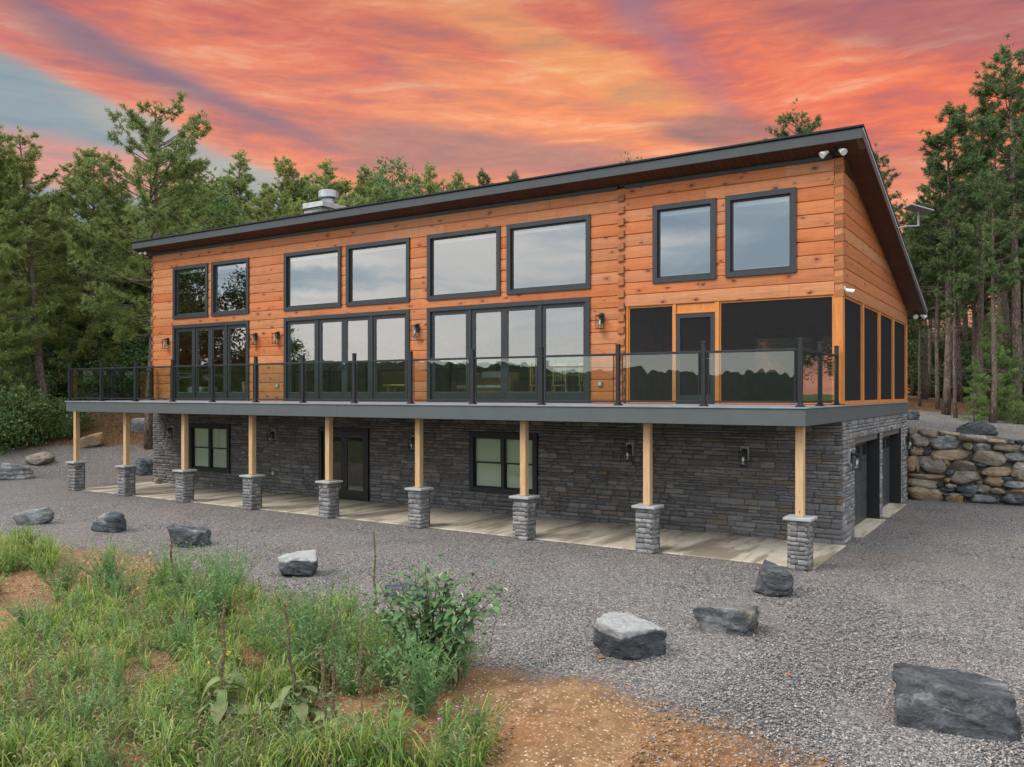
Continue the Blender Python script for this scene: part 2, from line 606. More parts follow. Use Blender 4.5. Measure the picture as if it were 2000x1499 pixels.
    mat_plain('shingle', (0.03, 0.03, 0.032), 0.9, var=0.3, scale=9, bump=0.3)
    mat_plain('garage_header', (0.115, 0.10, 0.085), 0.7, var=0.2, scale=5)
    mat_plain('garage_panel', (0.050, 0.052, 0.055), 0.5, var=0.1, scale=3)

    # glass: coated panes, mirror-like part plus clear part
    def glass(name, r0, tint, power=5.0):
        m, n = material(name)
        lw = n.node('ShaderNodeLayerWeight')
        lw.inputs['Blend'].default_value = 0.5
        fr = n.math('POWER', lw.outputs['Facing'], power)
        fac = n.math('ADD', r0, n.math('MULTIPLY', fr, 1 - r0), clamp=True)
        P = n.node('ShaderNodeNewGeometry').outputs['Position']
        nm = n.bump(n.noise(P, 0.9, 2, 0.5), 0.05, 0.05)
        gl = n.node('ShaderNodeBsdfGlossy', Color=(0.95, 0.98, 1, 1), Roughness=0.0, Normal=nm)
        tr = n.node('ShaderNodeBsdfTransparent', Color=tint)
        mx = n.node('ShaderNodeMixShader')
        n.L.new(fac, mx.inputs[0])
        n.L.new(tr.outputs[0], mx.inputs[1])
        n.L.new(gl.outputs[0], mx.inputs[2])
        o = n.node('ShaderNodeOutputMaterial')
        n.L.new(mx.outputs[0], o.inputs[0])
    glass('window_glass', 0.25, (0.62, 0.66, 0.65, 1))
    glass('door_glass', 0.26, (0.70, 0.74, 0.70, 1))
    glass('rail_glass', 0.07, (0.80, 0.86, 0.83, 1))
    glass('basement_glass', 0.10, (0.85, 0.9, 0.86, 1))

    # insect screen: fine dark mesh
    m, n = material('insect_screen')
    df = n.node('ShaderNodeBsdfDiffuse', Color=(0.030, 0.030, 0.032, 1))
    tr = n.node('ShaderNodeBsdfTransparent', Color=(1, 1, 1, 1))
    lw = n.node('ShaderNodeLayerWeight')
    lw.inputs['Blend'].default_value = 0.5
    fac = n.rng(lw.outputs['Facing'], 0.0, 0.75, 0.62, 0.99)
    mx = n.node('ShaderNodeMixShader')
    n.L.new(fac, mx.inputs[0])
    n.L.new(tr.outputs[0], mx.inputs[1])
    n.L.new(df.outputs[0], mx.inputs[2])
    o = n.node('ShaderNodeOutputMaterial')
    n.L.new(mx.outputs[0], o.inputs[0])

    # concrete slab with rain-washed streaks running off the wall
    m, n = material('concrete')
    P = n.node('ShaderNodeNewGeometry').outputs['Position']
    st = n.noise(n.mapping(P, rot=(0, 0, R(24)), scale=(1.5, 0.28, 1)), 1.3, 6, 0.62, 0.6)
    ns = n.noise(P, 3.0, 6, 0.65)
    fine = n.noise(P, 45, 3, 0.6)
    col = n.mix(n.rng(ns, 0.3, 0.7), (0.44, 0.375, 0.28), (0.56, 0.49, 0.385))
    col = n.mix(n.rng(st, 0.46, 0.60, 0, 0.8, True), col, (0.185, 0.150, 0.105))
    col = n.mix(n.rng(fine, 0.4, 0.7, 0, 0.15), col, (0.2, 0.19, 0.17))
    finish(n, col, n.rng(st, 0.45, 0.65, 0.85, 0.6), n.bump(fine, 0.12, 0.01))

    # field stone for boulders: strata, pale weathering patches, optional tan
    def rock(name, dark, mid, pale, tanc, tan_amt, pale_lo, pale_hi, pale_top=None):
        m, n = material(name)
        P = n.node('ShaderNodeTexCoord').outputs['Object']
        rnd = obj_random(n)
        P = n.vmath('ADD', P, n.vmath('SCALE', (3.1, 1.7, 2.3), n.math('MULTIPLY', rnd, 11.0)))
        warp = n.vmath('SCALE', n.vmath('SUBTRACT', n.noise(P, 2.2, 4, out='Color'), (0.5, 0.5, 0.5)), 0.30)
        q = n.vmath('ADD', P, warp)
        strata = n.noise(n.mapping(q, rot=(R(15), R(24), 0), scale=(2.2, 2.2, 8)), 2.6, 8, 0.74, 0.25)
        fine = n.noise(P, 38, 5, 0.65)
        big = n.noise(q, 1.9, 5, 0.6)
        col = n.ramp(strata, [(0.30, dark), (0.52, mid), (0.75, tuple(0.55 * a + 0.45 * b for a, b in zip(mid, pale)))])
        pl = n.math('MULTIPLY', n.rng(big, pale_lo, pale_hi, 0, 1, True), n.rng(strata, 0.35, 0.6, 0.25, 1))
        col = n.mix(n.math('MULTIPLY', pl, 0.85), col, pale)
        vein = n.math('ABSOLUTE', n.math('SUBTRACT', n.noise(q, 3.3, 4, 0.5, 1.0), 0.5))
        col = n.mix(n.math('MULTIPLY', n.rng(vein, 0.010, 0.002, 0, 0.4), n.rng(big, .45, .6)), col, (0.42, 0.42, 0.42))
        tn = n.noise(n.vmath('ADD', q, (7, 3, 1)), 1.3, 4, 0.6)
        col = n.mix(n.rng(tn, 0.66 - tan_amt * 0.4, 0.80 - tan_amt * 0.4, 0, 0.85), col, n.mix(fine, tuple(c * .75 for c in tanc), tuple(c * 1.2 for c in tanc)))
        if pale_top:
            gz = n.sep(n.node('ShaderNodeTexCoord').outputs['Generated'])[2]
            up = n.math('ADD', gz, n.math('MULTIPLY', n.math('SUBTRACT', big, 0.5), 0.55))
            col = n.mix(n.math('MULTIPLY', n.rng(up, pale_top, pale_top + .05, 0, .9), n.rng(strata, .25, .5, .55, 1)), col, (0.50, 0.49, 0.475))
        col = n.mix(n.rng(fine, 0.30, 0.72, 0, 0.45), n.vmath('SCALE', col, 0.75), n.vmath('SCALE', col, 1.3))
        h = n.math('ADD', n.math('MULTIPLY', strata, 1.0), n.math('MULTIPLY', fine, 0.25))
        chip = n.voro(n.mapping(q, scale=(1, 1, 1.8)), 7.0)
        h = n.math('ADD', h, n.math('MULTIPLY', chip.outputs['Distance'], 0.6))
        col = n.mix(n.rng(n.sep(chip.outputs['Color'])[0], 0.78, 0.9, 0, 0.10), col, pale)
        finish(n, col, 0.85, n.bump(h, 1.0, 0.06), spec=0.25)
    rock('rock_grey', (0.035, 0.038, 0.043), (0.095, 0.102, 0.112), (0.42, 0.42, 0.41), (0.30, 0.22, 0.13), 0.0, 0.54, 0.68)
    rock('rock_pale_top', (0.040, 0.043, 0.048), (0.105, 0.112, 0.122), (0.42, 0.42, 0.41), (0.30, 0.22, 0.13), 0.0, 0.56, 0.70, 0.68)
    rock('rock_lumpy', (0.035, 0.038, 0.043), (0.10, 0.105, 0.112), (0.36, 0.36, 0.35), (0.34, 0.28, 0.19), 0.30, 0.56, 0.70)
    rock('rock_dark', (0.028, 0.031, 0.035), (0.085, 0.091, 0.099), (0.36, 0.36, 0.36), (0.28, 0.21, 0.13), 0.0, 0.53, 0.70)
    rock('rock_pale', (0.080, 0.084, 0.088), (0.21, 0.215, 0.215), (0.56, 0.55, 0.53), (0.33, 0.27, 0.18), 0.08, 0.46, 0.60)
    rock('rock_tan', (0.20, 0.135, 0.08), (0.42, 0.30, 0.185), (0.56, 0.47, 0.35), (0.48, 0.29, 0.135), 0.40, 0.48, 0.66)
    rock('rock_mixed', (0.13, 0.105, 0.082), (0.34, 0.28, 0.215), (0.54, 0.47, 0.38), (0.44, 0.30, 0.165), 0.35, 0.48, 0.66)

    # ground
    m, n = material('ground')
    P = n.node('ShaderNodeNewGeometry').outputs['Position']
    dirt_a = n.node('ShaderNodeAttribute', {'attribute_name': 'dirt'}).outputs['Fac']
    lit_a = n.node('ShaderNodeAttribute', {'attribute_name': 'litter'}).outputs['Fac']
    mead_a = n.node('ShaderNodeAttribute', {'attribute_name': 'meadow'}).outputs['Fac']
    e1 = n.noise(P, 1.6, 6, 0.7)
    e2 = n.noise(P, 14, 4, 0.7)
    edge = n.math('ADD', n.math('MULTIPLY', n.math('SUBTRACT', e1, 0.5), 1.0), n.math('MULTIPLY', n.math('SUBTRACT', e2, 0.5), 0.7))
    dirt = n.rng(n.math('ADD', dirt_a, edge), 0.34, 0.68, 0, 1, True)
    lit = n.rng(n.math('ADD', lit_a, edge), 0.35, 0.65, 0, 1, True)
    mead = n.rng(n.math('ADD', mead_a, edge), 0.35, 0.65, 0, 1, True)
    # gravel stones
    v1 = n.voro(P, 32)
    v2 = n.voro(n.vmath('ADD', P, (5.3, 2.1, 0)), 58)
    r1 = n.sep(v1.outputs['Color'])
    r2 = n.sep(v2.outputs['Color'])
    stops = [(0.0, (0.045, 0.045, 0.049)), (0.28, (0.125, 0.122, 0.127)), (0.52, (0.225, 0.212, 0.205)), (0.74, (0.30, 0.26, 0.228)), (0.92, (0.40, 0.34, 0.285)), (1.0, (0.54, 0.49, 0.44))]
    g1 = n.ramp(r1[0], stops)
    g2 = n.ramp(r2[0], stops)
    sel = n.rng(n.math('SUBTRACT', v1.outputs['Distance'], v2.outputs['Distance']), -0.05, 0.15)
    grav = n.mix(sel, g1, g2)
    gap = n.rng(n.mix(sel, v1.outputs['Distance'], v2.outputs['Distance']), 0.42, 0.72, 0, 0.75)
    grav = n.mix(gap, grav, (0.022, 0.021, 0.021))
    bigv = n.noise(P, 0.28, 5, 0.6)
    grav = n.mix(n.rng(bigv, 0.42, 0.64, 0, 0.42, True), grav, n.mix(0.72, grav, (0.21, 0.155, 0.125)))
    patch = n.noise(n.vmath('ADD', P, (31, 7, 0)), 0.55, 5, 0.6)
    grav = n.mix(n.rng(patch, 0.50, 0.72, 0, 0.5, True), grav, n.vmath('SCALE', grav, 0.58))
    lump = n.noise(P, 9.0, 6, 0.85)
    grav = n.mix(n.rng(lump, 0.56, 0.70, 0, 0.55), grav, n.vmath('SCALE', grav, 1.75))
    grav = n.mix(n.rng(lump, 0.44, 0.32, 0, 0.55), grav, n.vmath('SCALE', grav, 0.45))
    track = n.noise(n.mapping(P, rot=(0, 0, R(-16)), scale=(0.16, 1.1, 1)), 1.0, 4, 0.55, 0.2)
    grav = n.mix(n.rng(track, 0.50, 0.66, 0, 0.38, True), grav, n.mix(0.65, grav, (0.20, 0.178, 0.155)))
    # clay soil with pale chips
    dn = n.noise(P, 5.0, 7, 0.7)
    dv = n.voro(P, 34)
    soil = n.ramp(dn, [(0.28, (0.100, 0.056, 0.028)), (0.5, (0.205, 0.113, 0.053)), (0.72, (0.33, 0.20, 0.105))])
    chip = n.ramp(n.sep(dv.outputs['Color'])[1], [(0.0, (0.14, 0.085, 0.05)), (0.4, (0.34, 0.18, 0.085)), (0.75, (0.42, 0.28, 0.17)), (1, (0.52, 0.44, 0.35))])
    soil = n.mix(n.math('MULTIPLY', n.rng(n.sep(dv.outputs['Color'])[0], 0.50, 0.58), n.rng(dv.outputs['Distance'], 0.55, 0.35)), soil, chip)
    red = n.noise(P, 0.7, 4, 0.6)
    soil = n.mix(n.rng(red, 0.5, 0.7, 0, 0.4), soil, (0.36, 0.155, 0.068))
    # leaf litter under the trees
    lv = n.voro(P, 17)
    litc = n.ramp(n.sep(lv.outputs['Color'])[0], [(0, (0.045, 0.026, 0.014)), (0.5, (0.135, 0.072, 0.034)), (1, (0.24, 0.125, 0.055))])
    # rough meadow
    mn = n.noise(P, 2.0, 7, 0.7)
    mdc = n.ramp(mn, [(0.3, (0.022, 0.040, 0.012)), (0.55, (0.050, 0.080, 0.022)), (0.75, (0.105, 0.11, 0.042))])
    col = n.mix(dirt, grav, soil)
    col = n.mix(lit, col, litc)
    col = n.mix(mead, col, mdc)
    hg = n.math('MULTIPLY', n.mix(sel, v1.outputs['Distance'], v2.outputs['Distance']), -1.0)
    hd = n.math('ADD', n.math('MULTIPLY', dn, 1.2), n.math('MULTIPLY', dv.outputs['Distance'], -0.35))
    hh = n.mix(dirt, hg, hd)
    finish(n, col, 0.9, n.bump(hh, 0.9, 0.03), spec=0.2)

    # loose stones lying on the gravel and on the clay
    m, n = material('pebble')
    r = piece_random(n)
    col = n.ramp(r, [(0.0, (0.05, 0.05, 0.053)), (0.28, (0.13, 0.127, 0.132)), (0.52, (0.23, 0.217, 0.21)), (0.76, (0.29, 0.25, 0.22)), (0.93, (0.37, 0.32, 0.27)), (1.0, (0.48, 0.44, 0.40))])
    finish(n, col, 0.85, spec=0.25)
    m, n = material('clay_stone')
    r = piece_random(n)
    P = n.node('ShaderNodeNewGeometry').outputs['Position']
    col = n.ramp(r, [(0.0, (0.11, 0.062, 0.032)), (0.35, (0.30, 0.145, 0.058)), (0.7, (0.36, 0.215, 0.115)), (0.92, (0.36, 0.28, 0.21)), (1.0, (0.15, 0.15, 0.16))])
    finish(n, n.mix(n.rng(n.noise(P, 50, 3), .3, .7, 0, .4), col, (0.3, 0.15, 0.06)), 0.9, spec=0.2)

    # plants
    def leafm(name, a, b, c, rough=0.6, transl=0.25, scale=2.0, back=None):
        m, n = material(name)
        P = n.node('ShaderNodeNewGeometry').outputs['Position']
        ns = n.noise(P, scale, 4, 0.65)
        r = n.node('ShaderNodeNewGeometry').outputs['Random Per Island']
        f = n.math('ADD', n.math('MULTIPLY', ns, 0.62), n.math('MULTIPLY', r, 0.38))
        col = n.ramp(f, [(0.28, a), (0.5, b), (0.72, c)])
        o_r = obj_random(n)
        col = n.node('ShaderNodeHueSaturation', Color=col, Hue=n.rng(o_r, 0, 1, 0.485, 0.512), Saturation=1.0, Value=n.rng(n.math('FRACT', n.math('MULTIPLY', o_r, 5.3)), 0, 1, 0.82, 1.2)).outputs[0]
        b1 = n.node('ShaderNodeBsdfPrincipled', Base_Color=col, Roughness=rough)
        b1.inputs['Specular IOR Level'].default_value = 0.3
        b2 = n.node('ShaderNodeBsdfTranslucent', Color=col)
        mx = n.node('ShaderNodeMixShader')
        mx.inputs[0].default_value = transl
        n.L.new(b1.outputs[0], mx.inputs[1])
        n.L.new(b2.outputs[0], mx.inputs[2])
        o = n.node('ShaderNodeOutputMaterial')
        n.L.new(mx.outputs[0], o.inputs[0])
    leafm('needles', (0.142, 0.199, 0.057), (0.256, 0.321, 0.095), (0.408, 0.445, 0.151), scale=0.55, transl=.4)  # green lightened to offset deep self-shadow inside the crowns
    leafm('needles_dark', (0.067, 0.118, 0.044), (0.120, 0.187, 0.068), (0.203, 0.263, 0.102), scale=0.6, transl=.35)
    leafm('needles_young', (0.100, 0.17, 0.045), (0.155, 0.245, 0.068), (0.22, 0.30, 0.09), scale=1.2, transl=.4)
    leafm('leaves', (0.078, 0.137, 0.047), (0.140, 0.218, 0.070), (0.234, 0.312, 0.102), scale=0.6, transl=.35)
    leafm('leaves_dark', (0.053, 0.100, 0.040), (0.097, 0.168, 0.060), (0.173, 0.247, 0.088), scale=0.7, transl=.3)
    leafm('grass_blade', (0.097, 0.182, 0.034), (0.234, 0.353, 0.071), (0.490, 0.513, 0.171), scale=1.9, transl=0.45)
    leafm('foxtail_head', (0.20, 0.21, 0.09), (0.30, 0.30, 0.13), (0.40, 0.37, 0.19), scale=3, transl=0.3)
    leafm('feather_leaf', (0.103, 0.211, 0.080), (0.177, 0.308, 0.114), (0.274, 0.393, 0.165), scale=2.5, transl=0.4)
    leafm('mullein_leaf', (0.105, 0.150, 0.055), (0.180, 0.225, 0.092), (0.280, 0.300, 0.145), 0.85, 0.3, 9)
    leafm('mullein_dry', (0.095, 0.068, 0.040), (0.165, 0.122, 0.068), (0.260, 0.200, 0.105), 0.9, 0.05, 8)
    leafm('poke_leaf', (0.062, 0.137, 0.049), (0.104, 0.195, 0.072), (0.169, 0.260, 0.104), 0.45, 0.25, 3)
    leafm('poke_stem', (0.075, 0.045, 0.035), (0.10, 0.062, 0.045), (0.13, 0.10, 0.06), 0.6, 0.0, 5)
    leafm('flower_pale', (0.45, 0.45, 0.26), (0.56, 0.54, 0.34), (0.62, 0.58, 0.42), 0.8, 0.2, 5)
    leafm('petal_yellow', (0.75, 0.42, 0.01), (0.85, 0.52, 0.015), (0.9, 0.62, 0.03), 0.6, 0.3, 5)
    leafm('petal_pink', (0.45, 0.10, 0.30), (0.56, 0.18, 0.42), (0.66, 0.28, 0.52), 0.7, 0.2, 5)
    leafm('dry_leaf', (0.22, 0.08, 0.03), (0.34, 0.13, 0.05), (0.42, 0.2, 0.09), 0.8, 0.1, 5)
    mat_plain('flower_centre', (0.05, 0.02, 0.01), 0.9)

    m, n = material('pine_bark')
    P = n.node('ShaderNodeTexCoord').outputs['Object']
    b = n.voro(n.mapping(P, scale=(7, 7, 2.2)), 1.6, 'DISTANCE_TO_EDGE')
    ns = n.noise(n.mapping(P, scale=(4, 4, 1.2)), 2.5, 6, 0.7)
    col = n.ramp(ns, [(0.3, (0.085, 0.060, 0.046)), (0.5, (0.175, 0.130, 0.102)), (0.72, (0.30, 0.235, 0.19))])
    col = n.mix(n.rng(b.outputs['Distance'], 0.12, 0.02, 0, 0.7), col, (0.040, 0.028, 0.022))
    finish(n, col, 0.92, n.bump(n.math('ADD', b.outputs['Distance'], n.math('MULTIPLY', ns, 0.6)), 0.9, 0.05), spec=0.15)

    m, n = material('far_wood')
    P = n.node('ShaderNodeNewGeometry').outputs['Position']
    ns = n.noise(P, 0.16, 8, 0.75)
    col = n.ramp(ns, [(0.35, (0.010, 0.018, 0.009)), (0.6, (0.030, 0.048, 0.020)), (0.8, (0.06, 0.08, 0.034))])
    finish(n, col, 0.95, n.bump(ns, 1.0, 2.0), spec=0.1)


make_materials()
M = MATS

# ------------------------------------------------------------------ terrain
XE = np.array([-60, -22, -16.0, -13.85, -11.6, -9.5, -7.3, -5.6, -4.2, -2.0, -0.73, 0.33, 1.49, 2.17, 3.2, 6, 30])
YE = np.array([-12, -9.6, -8.95, -8.75, -8.35, -8.85, -9.3, -9.6, -10.0, -10.5, -10.4, -10.45, -10.8, -11.1, -12.2, -14.5, -16])


def sstep(t):
    t = np.clip(t, 0, 1)
    return t * t * (3 - 2 * t)


def left_bank(X, Y):
    l = 0.2 * (-X - 28.5) + 0.2 * Y
    l = 0.5 * (l + np.sqrt(l * l + 0.03))
    return np.where(l < 2.2, l, 2.2 + 1.1 * (1 - np.exp(-0.2 * np.maximum(l - 2.2, 0))))


def hgt(X, Y):
    X = np.asarray(X, float)
    Y = np.asarray(Y, float)
    d = np.interp(X, XE, YE) - Y
    front = -0.10 * np.maximum(0, d)
    front = np.maximum(front, -1.0) - 0.07 * np.maximum(0, -Y - 22)
    front = np.maximum(front, -7.0)
    lb = np.maximum(left_bank(X, Y), 2.1 * sstep((Y - 3) / 8))
    terr = 2.15 - 0.10 * np.clip(X, -3, 6) + 0.05 * np.clip(Y - 9.4, 0, 14)
    h = np.where(X < -23.6, lb + front, np.where(Y > 9.56, terr, front))
    h = np.where((X > -23.45) & (X < -0.2) & (Y > 0.2) & (Y < 9.4), -0.3, h)
    h = np.where((X < -18) & (Y > 9.56), np.maximum(lb, 2.2), h)
    return h


def ground_at(px, py):
    """where the sight line through a picture point meets the terrain"""
    d = FWD + RGT * ((px - 1000) / FPX) + np.array([0, 0, 1]) * ((HORIZON - py) / FPX)
    t0 = 4.0
    for t in np.arange(4, 70, 0.02):
        p = CAM + d * t
        if p[2] < hgt(p[0], p[1]):
            return p
    return CAM + d * 70


def at_depth(px, depth):
    p = CAM + FWD * depth + RGT * ((px - 1000) / FPX * depth)
    return p[0], p[1], float(hgt(p[0], p[1]))


def graded(marks):
    out = []
    for a, b, s in marks:
        k = max(1, int(round((b - a) / s)))
        out += list(np.linspace(a, b, k, endpoint=False))
    out.append(marks[-1][1])
    return np.array(out)


def build_ground():
    xs = graded([(-700, -200, 60), (-200, -60, 14), (-60, -34, 1.5), (-34, -23.7, 0.4), (-23.7, -23.4, 0.1), (-23.4, -20, 0.4), (-20, -0.3, 0.2), (-0.3, 0, 0.1), (0, 6, 0.2), (6, 30, 1.5), (30, 200, 14), (200, 700, 60)])
    ys = graded([(-700, -200, 60), (-200, -40, 10), (-40, -19, 1.0), (-19, 0, 0.2), (0, 9.2, 0.4), (9.2, 9.8, 0.12), (9.8, 24, 0.5), (24, 60, 2.5), (60, 200, 14), (200, 700, 60)])
    X, Y = np.meshgrid(xs, ys, indexing='ij')
    Z = hgt(X, Y)
    rs = np.random.RandomState(3)

    def lump(scale, amp):
        k = rs.uniform(-1, 1, (14, 2)) * 2 * math.pi / scale
        ph = rs.uniform(0, 6.3, 14)
        return amp * sum(np.sin(X * k[i, 0] + Y * k[i, 1] + ph[i]) for i in range(14)) / 4
    d = np.interp(X, XE, YE) - Y
    free = ((X < -24.2) | (X > 0.7) | (Y < -3.6)) & ~((X > -0.5) & (Y > 8.6) & (Y < 10))
    Z = Z + np.where(free, lump(2.4, 0.014) + lump(0.8, 0.006), 0) + np.where(d > 0.1, lump(0.9, 0.03) + lump(3, 0.06), 0)
    n0, n1 = X.shape
    V = np.stack([X, Y, Z], -1).reshape(-1, 3)
    I = np.arange(n0 * n1).reshape(n0, n1)
    F = np.stack([I[:-1, :-1], I[1:, :-1], I[1:, 1:], I[:-1, 1:]], -1).reshape(-1, 4)
    m = mesh_np('ground', V, F, True)

    def attr(nm, a):
        at = m.attributes.new(nm, 'FLOAT', 'POINT')
        at.data.foreach_set('value', np.clip(a, 0, 1).astype(np.float32).ravel())
    attr('dirt', 0.44 + d * 0.62)
    lit = np.where(X < -24, 0.5 + (left_bank(X, Y) - 0.95) * 1.1, 0)
    lit = np.where((X > -8) & (Y > 9.6), 0.5 + (Y - 16.5 - 0.3 * X) * 0.5, lit)
    lit = np.where((X <= -8) & (X >= -24) & (Y > 10), 1, lit)
    attr('litter', lit)
    attr('meadow', np.maximum(np.maximum(0.5 + (-Y - 19) * 0.3, 0.5 + (X - 12) * 0.3), np.where((X < -22) & (Y < -7), 0.5 + (-X - 26) * 0.2, 0)))
    g = link('ground', m, M['ground'])
    tag(g, 'gravel yard running into bare orange clay', 'ground', kind='structure')
    return g


build_ground()

# far wooded hills across the valley, behind the viewer (mirrored in the glazing)
def build_hills():
    rs = np.random.RandomState(8)
    A = np.linspace(R(150), R(400), 1260)
    rows = []
    ridge = sum(rs.uniform(0.4, 1) * np.sin(A * k + rs.uniform(0, 6)) for k in (2, 3, 5, 8)) * 2.2
    rough = np.repeat(rs.uniform(-1, 1, 210), 6) * 0.9 + np.repeat(rs.uniform(-1, 1, 630), 2) * 0.9 + rs.uniform(-1, 1, 1260) * 0.4
    for rr, hh in ((150, -7.5), (190, 0.5), (230, 4.5), (270, 8.5), (300, 10.5), (360, 4)):
        top = hh + (ridge + rough) * min(1, max(0, (hh + 7.5) / 15))
        rows.append(np.stack([CAM[0] + rr * np.cos(A), CAM[1] + rr * np.sin(A), top], -1))
    V = np.concatenate(rows)
    n = len(A)
    I = np.arange(len(V)).reshape(len(rows), n)
    F = np.stack([I[:-1, :-1], I[:-1, 1:], I[1:, 1:], I[1:, :-1]], -1).reshape(-1, 4)
    h = link('hills', mesh_np('hills', V, F), M['far_wood'])
    tag(h, 'low dark wooded hills across the valley', 'hills', kind='structure')


build_hills()

# ------------------------------------------------------------------ the house
DZ = 2.96          # deck and floor level
COURSE = 0.291
XL, YB = -23.6, 9.31
SLOPE = 0.276


def soffit(y):
    return 8.24 - SLOPE * y


rnd = random.Random(11)
house = thing('log_house', 'orange log house with charcoal trim over a grey stone basement', 'house')

WINDOWS = [(-22.41, -20.52, 5.82, 7.65), (-20.33, -18.45, 5.82, 7.65), (-16.8, -14.34, 5.81, 7.64), (-14.13, -11.69, 5.81, 7.64),
           (-11.05, -8.6, 5.80, 7.64), (-8.39, -5.93, 5.80, 7.64), (-4.27, -2.73, 5.81, 7.65), (-2.51, -0.95, 5.82, 7.66)]
DOORS = [(-22.42, -18.45), (-16.8, -11.69), (-11.05, -5.94)]
DOOR_TOP = 5.60


def hole_list():
    h = [(a + .09, b - .09, c + .09, d - .09) for a, b, c, d in WINDOWS]
    h += [(a + .09, b - .09, DZ - .1, DOOR_TOP - .09) for a, b in DOORS]
    h += [(-4.97, 0.3, DZ - 0.1, 5.29)]
    return h


def spans(u0, u1, z0, z1, holes, frac=0.3):
    segs = [(u0, u1)]
    for a, b, c, d in holes:
        if min(z1, d) - max(z0, c) > frac * (z1 - z0):
            new = []
            for s, e in segs:
                if b <= s or a >= e:
                    new.append((s, e))
                else:
                    if a > s:
                        new.append((s, a))
                    if b < e:
                        new.append((b, e))
            segs = new
    return [(s, e) for s, e in segs if e - s > 0.04]


def holed_wall(name, mat, parent, u0, u1, z0, z1, w0, w1, holes, axis='x'):
    us = sorted({u0, u1, *[x for h in holes for x in h[:2] if u0 < x < u1]})
    zs = sorted({z0, z1, *[x for h in holes for x in h[2:] if z0 < x < z1]})
    m = MB()
    for a, b in zip(us, us[1:]):
        for c, d in zip(zs, zs[1:]):
            uc, zc = (a + b) / 2, (c + d) / 2
            if any(h[0] < uc < h[1] and h[2] < zc < h[3] for h in holes):
                continue
            if axis == 'x':
                m.box(a, b, w0, w1, c, d)
            else:
                m.box(w0, w1, a, b, c, d)
    return m.build(name, mat, parent)


# core of the front wall carries the logs
front = holed_wall('log_wall', M['interior_wood'], house, XL + .02, -4.98, DZ, 8.20, 0.10, 0.2, hole_list())
upper = holed_wall('log_wall', M['interior_wood'], house, -4.98, -0.02, 5.31, 8.20, 0.10, 0.2, hole_list())


def front_log(x0, x1, z0, z1, parent):
    y = rnd.uniform(-0.004, 0.004)
    c = 0.017
    pr = [(0.13, z0 + .002), (0.016, z0 + .002), (y, z0 + c), (y - .005, (z0 + z1) / 2), (y, z1 - c), (0.016, z1 - .002), (0.13, z1 - .002)]
    n = len(pr)
    v = [(x0, a, b) for a, b in pr] + [(x1, a, b) for a, b in pr]
    f = [(i, (i + 1) % n, n + (i + 1) % n, n + i)[::-1] for i in range(n)] + [tuple(range(n)), tuple(range(2 * n - 1, n - 1, -1))]
    MB().add(v, f).build('log', M['log_wood'], parent)


for k in range(18):
    z0 = DZ + k * COURSE
    z1 = min(z0 + COURSE, 8.17)
    for a, b in spans(XL, -5.0, z0, z1, hole_list()) + ([(s, e) for s, e in spans(-5.0, -0.17, z0, z1, hole_list())] if k >= 8 else []):
        cuts = [a]
        while b - cuts[-1] > 3.6:
            step = rnd.uniform(1.6, 4.6)
            if b - cuts[-1] - step < 0.6:
                break
            cuts.append(cuts[-1] + step)
        cuts.append(b)
        for s, e in zip(cuts, cuts[1:]):
            front_log(s + .0015, e - .0015, z0, z1, front if e < -4.99 else upper)
    # protruding ends of the cross wall logs
    if z0 < 7.95 or True:
        zc = z0 + 0.02
        def block(xa, xb, y0, y1, par, hh=0.16):
            t = 0.018
            v = [(xa, y0, zc - hh / 2), (xb, y0, zc - hh / 2 + t), (xb, y0, zc + hh / 2 + t), (xa, y0, zc + hh / 2 - t)]
            v += [(x, y1, z) for x, _, z in v]
            MB().add(v, [(0, 1, 2, 3), (7, 6, 5, 4), (0, 4, 5, 1), (1, 5, 6, 2), (2, 6, 7, 3), (3, 7, 4, 0)]).build('log_end', M['log_end'], par)
        if zc < 8.16:
            block(-5.175, -5.015, -0.055 + rnd.uniform(-.01, .01), 0.05, front)
            block(XL - 0.05, XL + 0.03, -0.02, 0.16, front)
            if k >= 8:
                block(-0.175, 0.022, -0.014 + rnd.uniform(-.006, .004), 0.12, upper)
    if k >= 8:
        # corner fill between the dovetail ends
        box('corner_block', M['log_wood'], upper, -0.168, 0.004, 0.0, 0.15, z0 + .003, z1 - .003, c=0.01)

# right hand gable wall of logs above the screens
gable = MB()
gable.add([(-0.15, 0.15, 5.31), (-0.15, YB, 5.31), (-0.15, YB, 5.66), (-0.15, 0.15, 8.18), (-0.10, 0.15, 5.31), (-0.10, YB, 5.31), (-0.10, YB, 5.66), (-0.10, 0.15, 8.18)],
          [(0, 1, 2, 3), (7, 6, 5, 4), (0, 4, 5, 1), (1, 5, 6, 2), (2, 6, 7, 3), (3, 7, 4, 0)])
gable = gable.build('gable_wall', M['interior_wood'], house)
for k in range(8, 18):
    z0 = DZ + k * COURSE
    z1 = z0 + COURSE
    x = rnd.uniform(-0.003, 0.003)
    c = 0.017
    pr = [(-0.12, z0 + .002), (-0.014, z0 + .002), (x, z0 + c), (x + .004, (z0 + z1) / 2), (x, z1 - c), (-0.014, z1 - .002), (-0.12, z1 - .002)]
    pr = [(a, min(b, 8.19)) for a, b in pr]
    n = len(pr)
    ye = [min(YB, (8.235 - b) / SLOPE) for a, b in pr]
    if min(ye) < 0.2:
        continue
    v = [(a, 0.151, b) for a, b in pr] + [(a, max(q, .16), b) for (a, b), q in zip(pr, ye)]
    f = [(i, (i + 1) % n, n + (i + 1) % n, n + i) for i in range(n)] + [tuple(range(n))[::-1], tuple(range(n, 2 * n))]
    MB().add(v, f).build('log', M['log_wood'], gable)

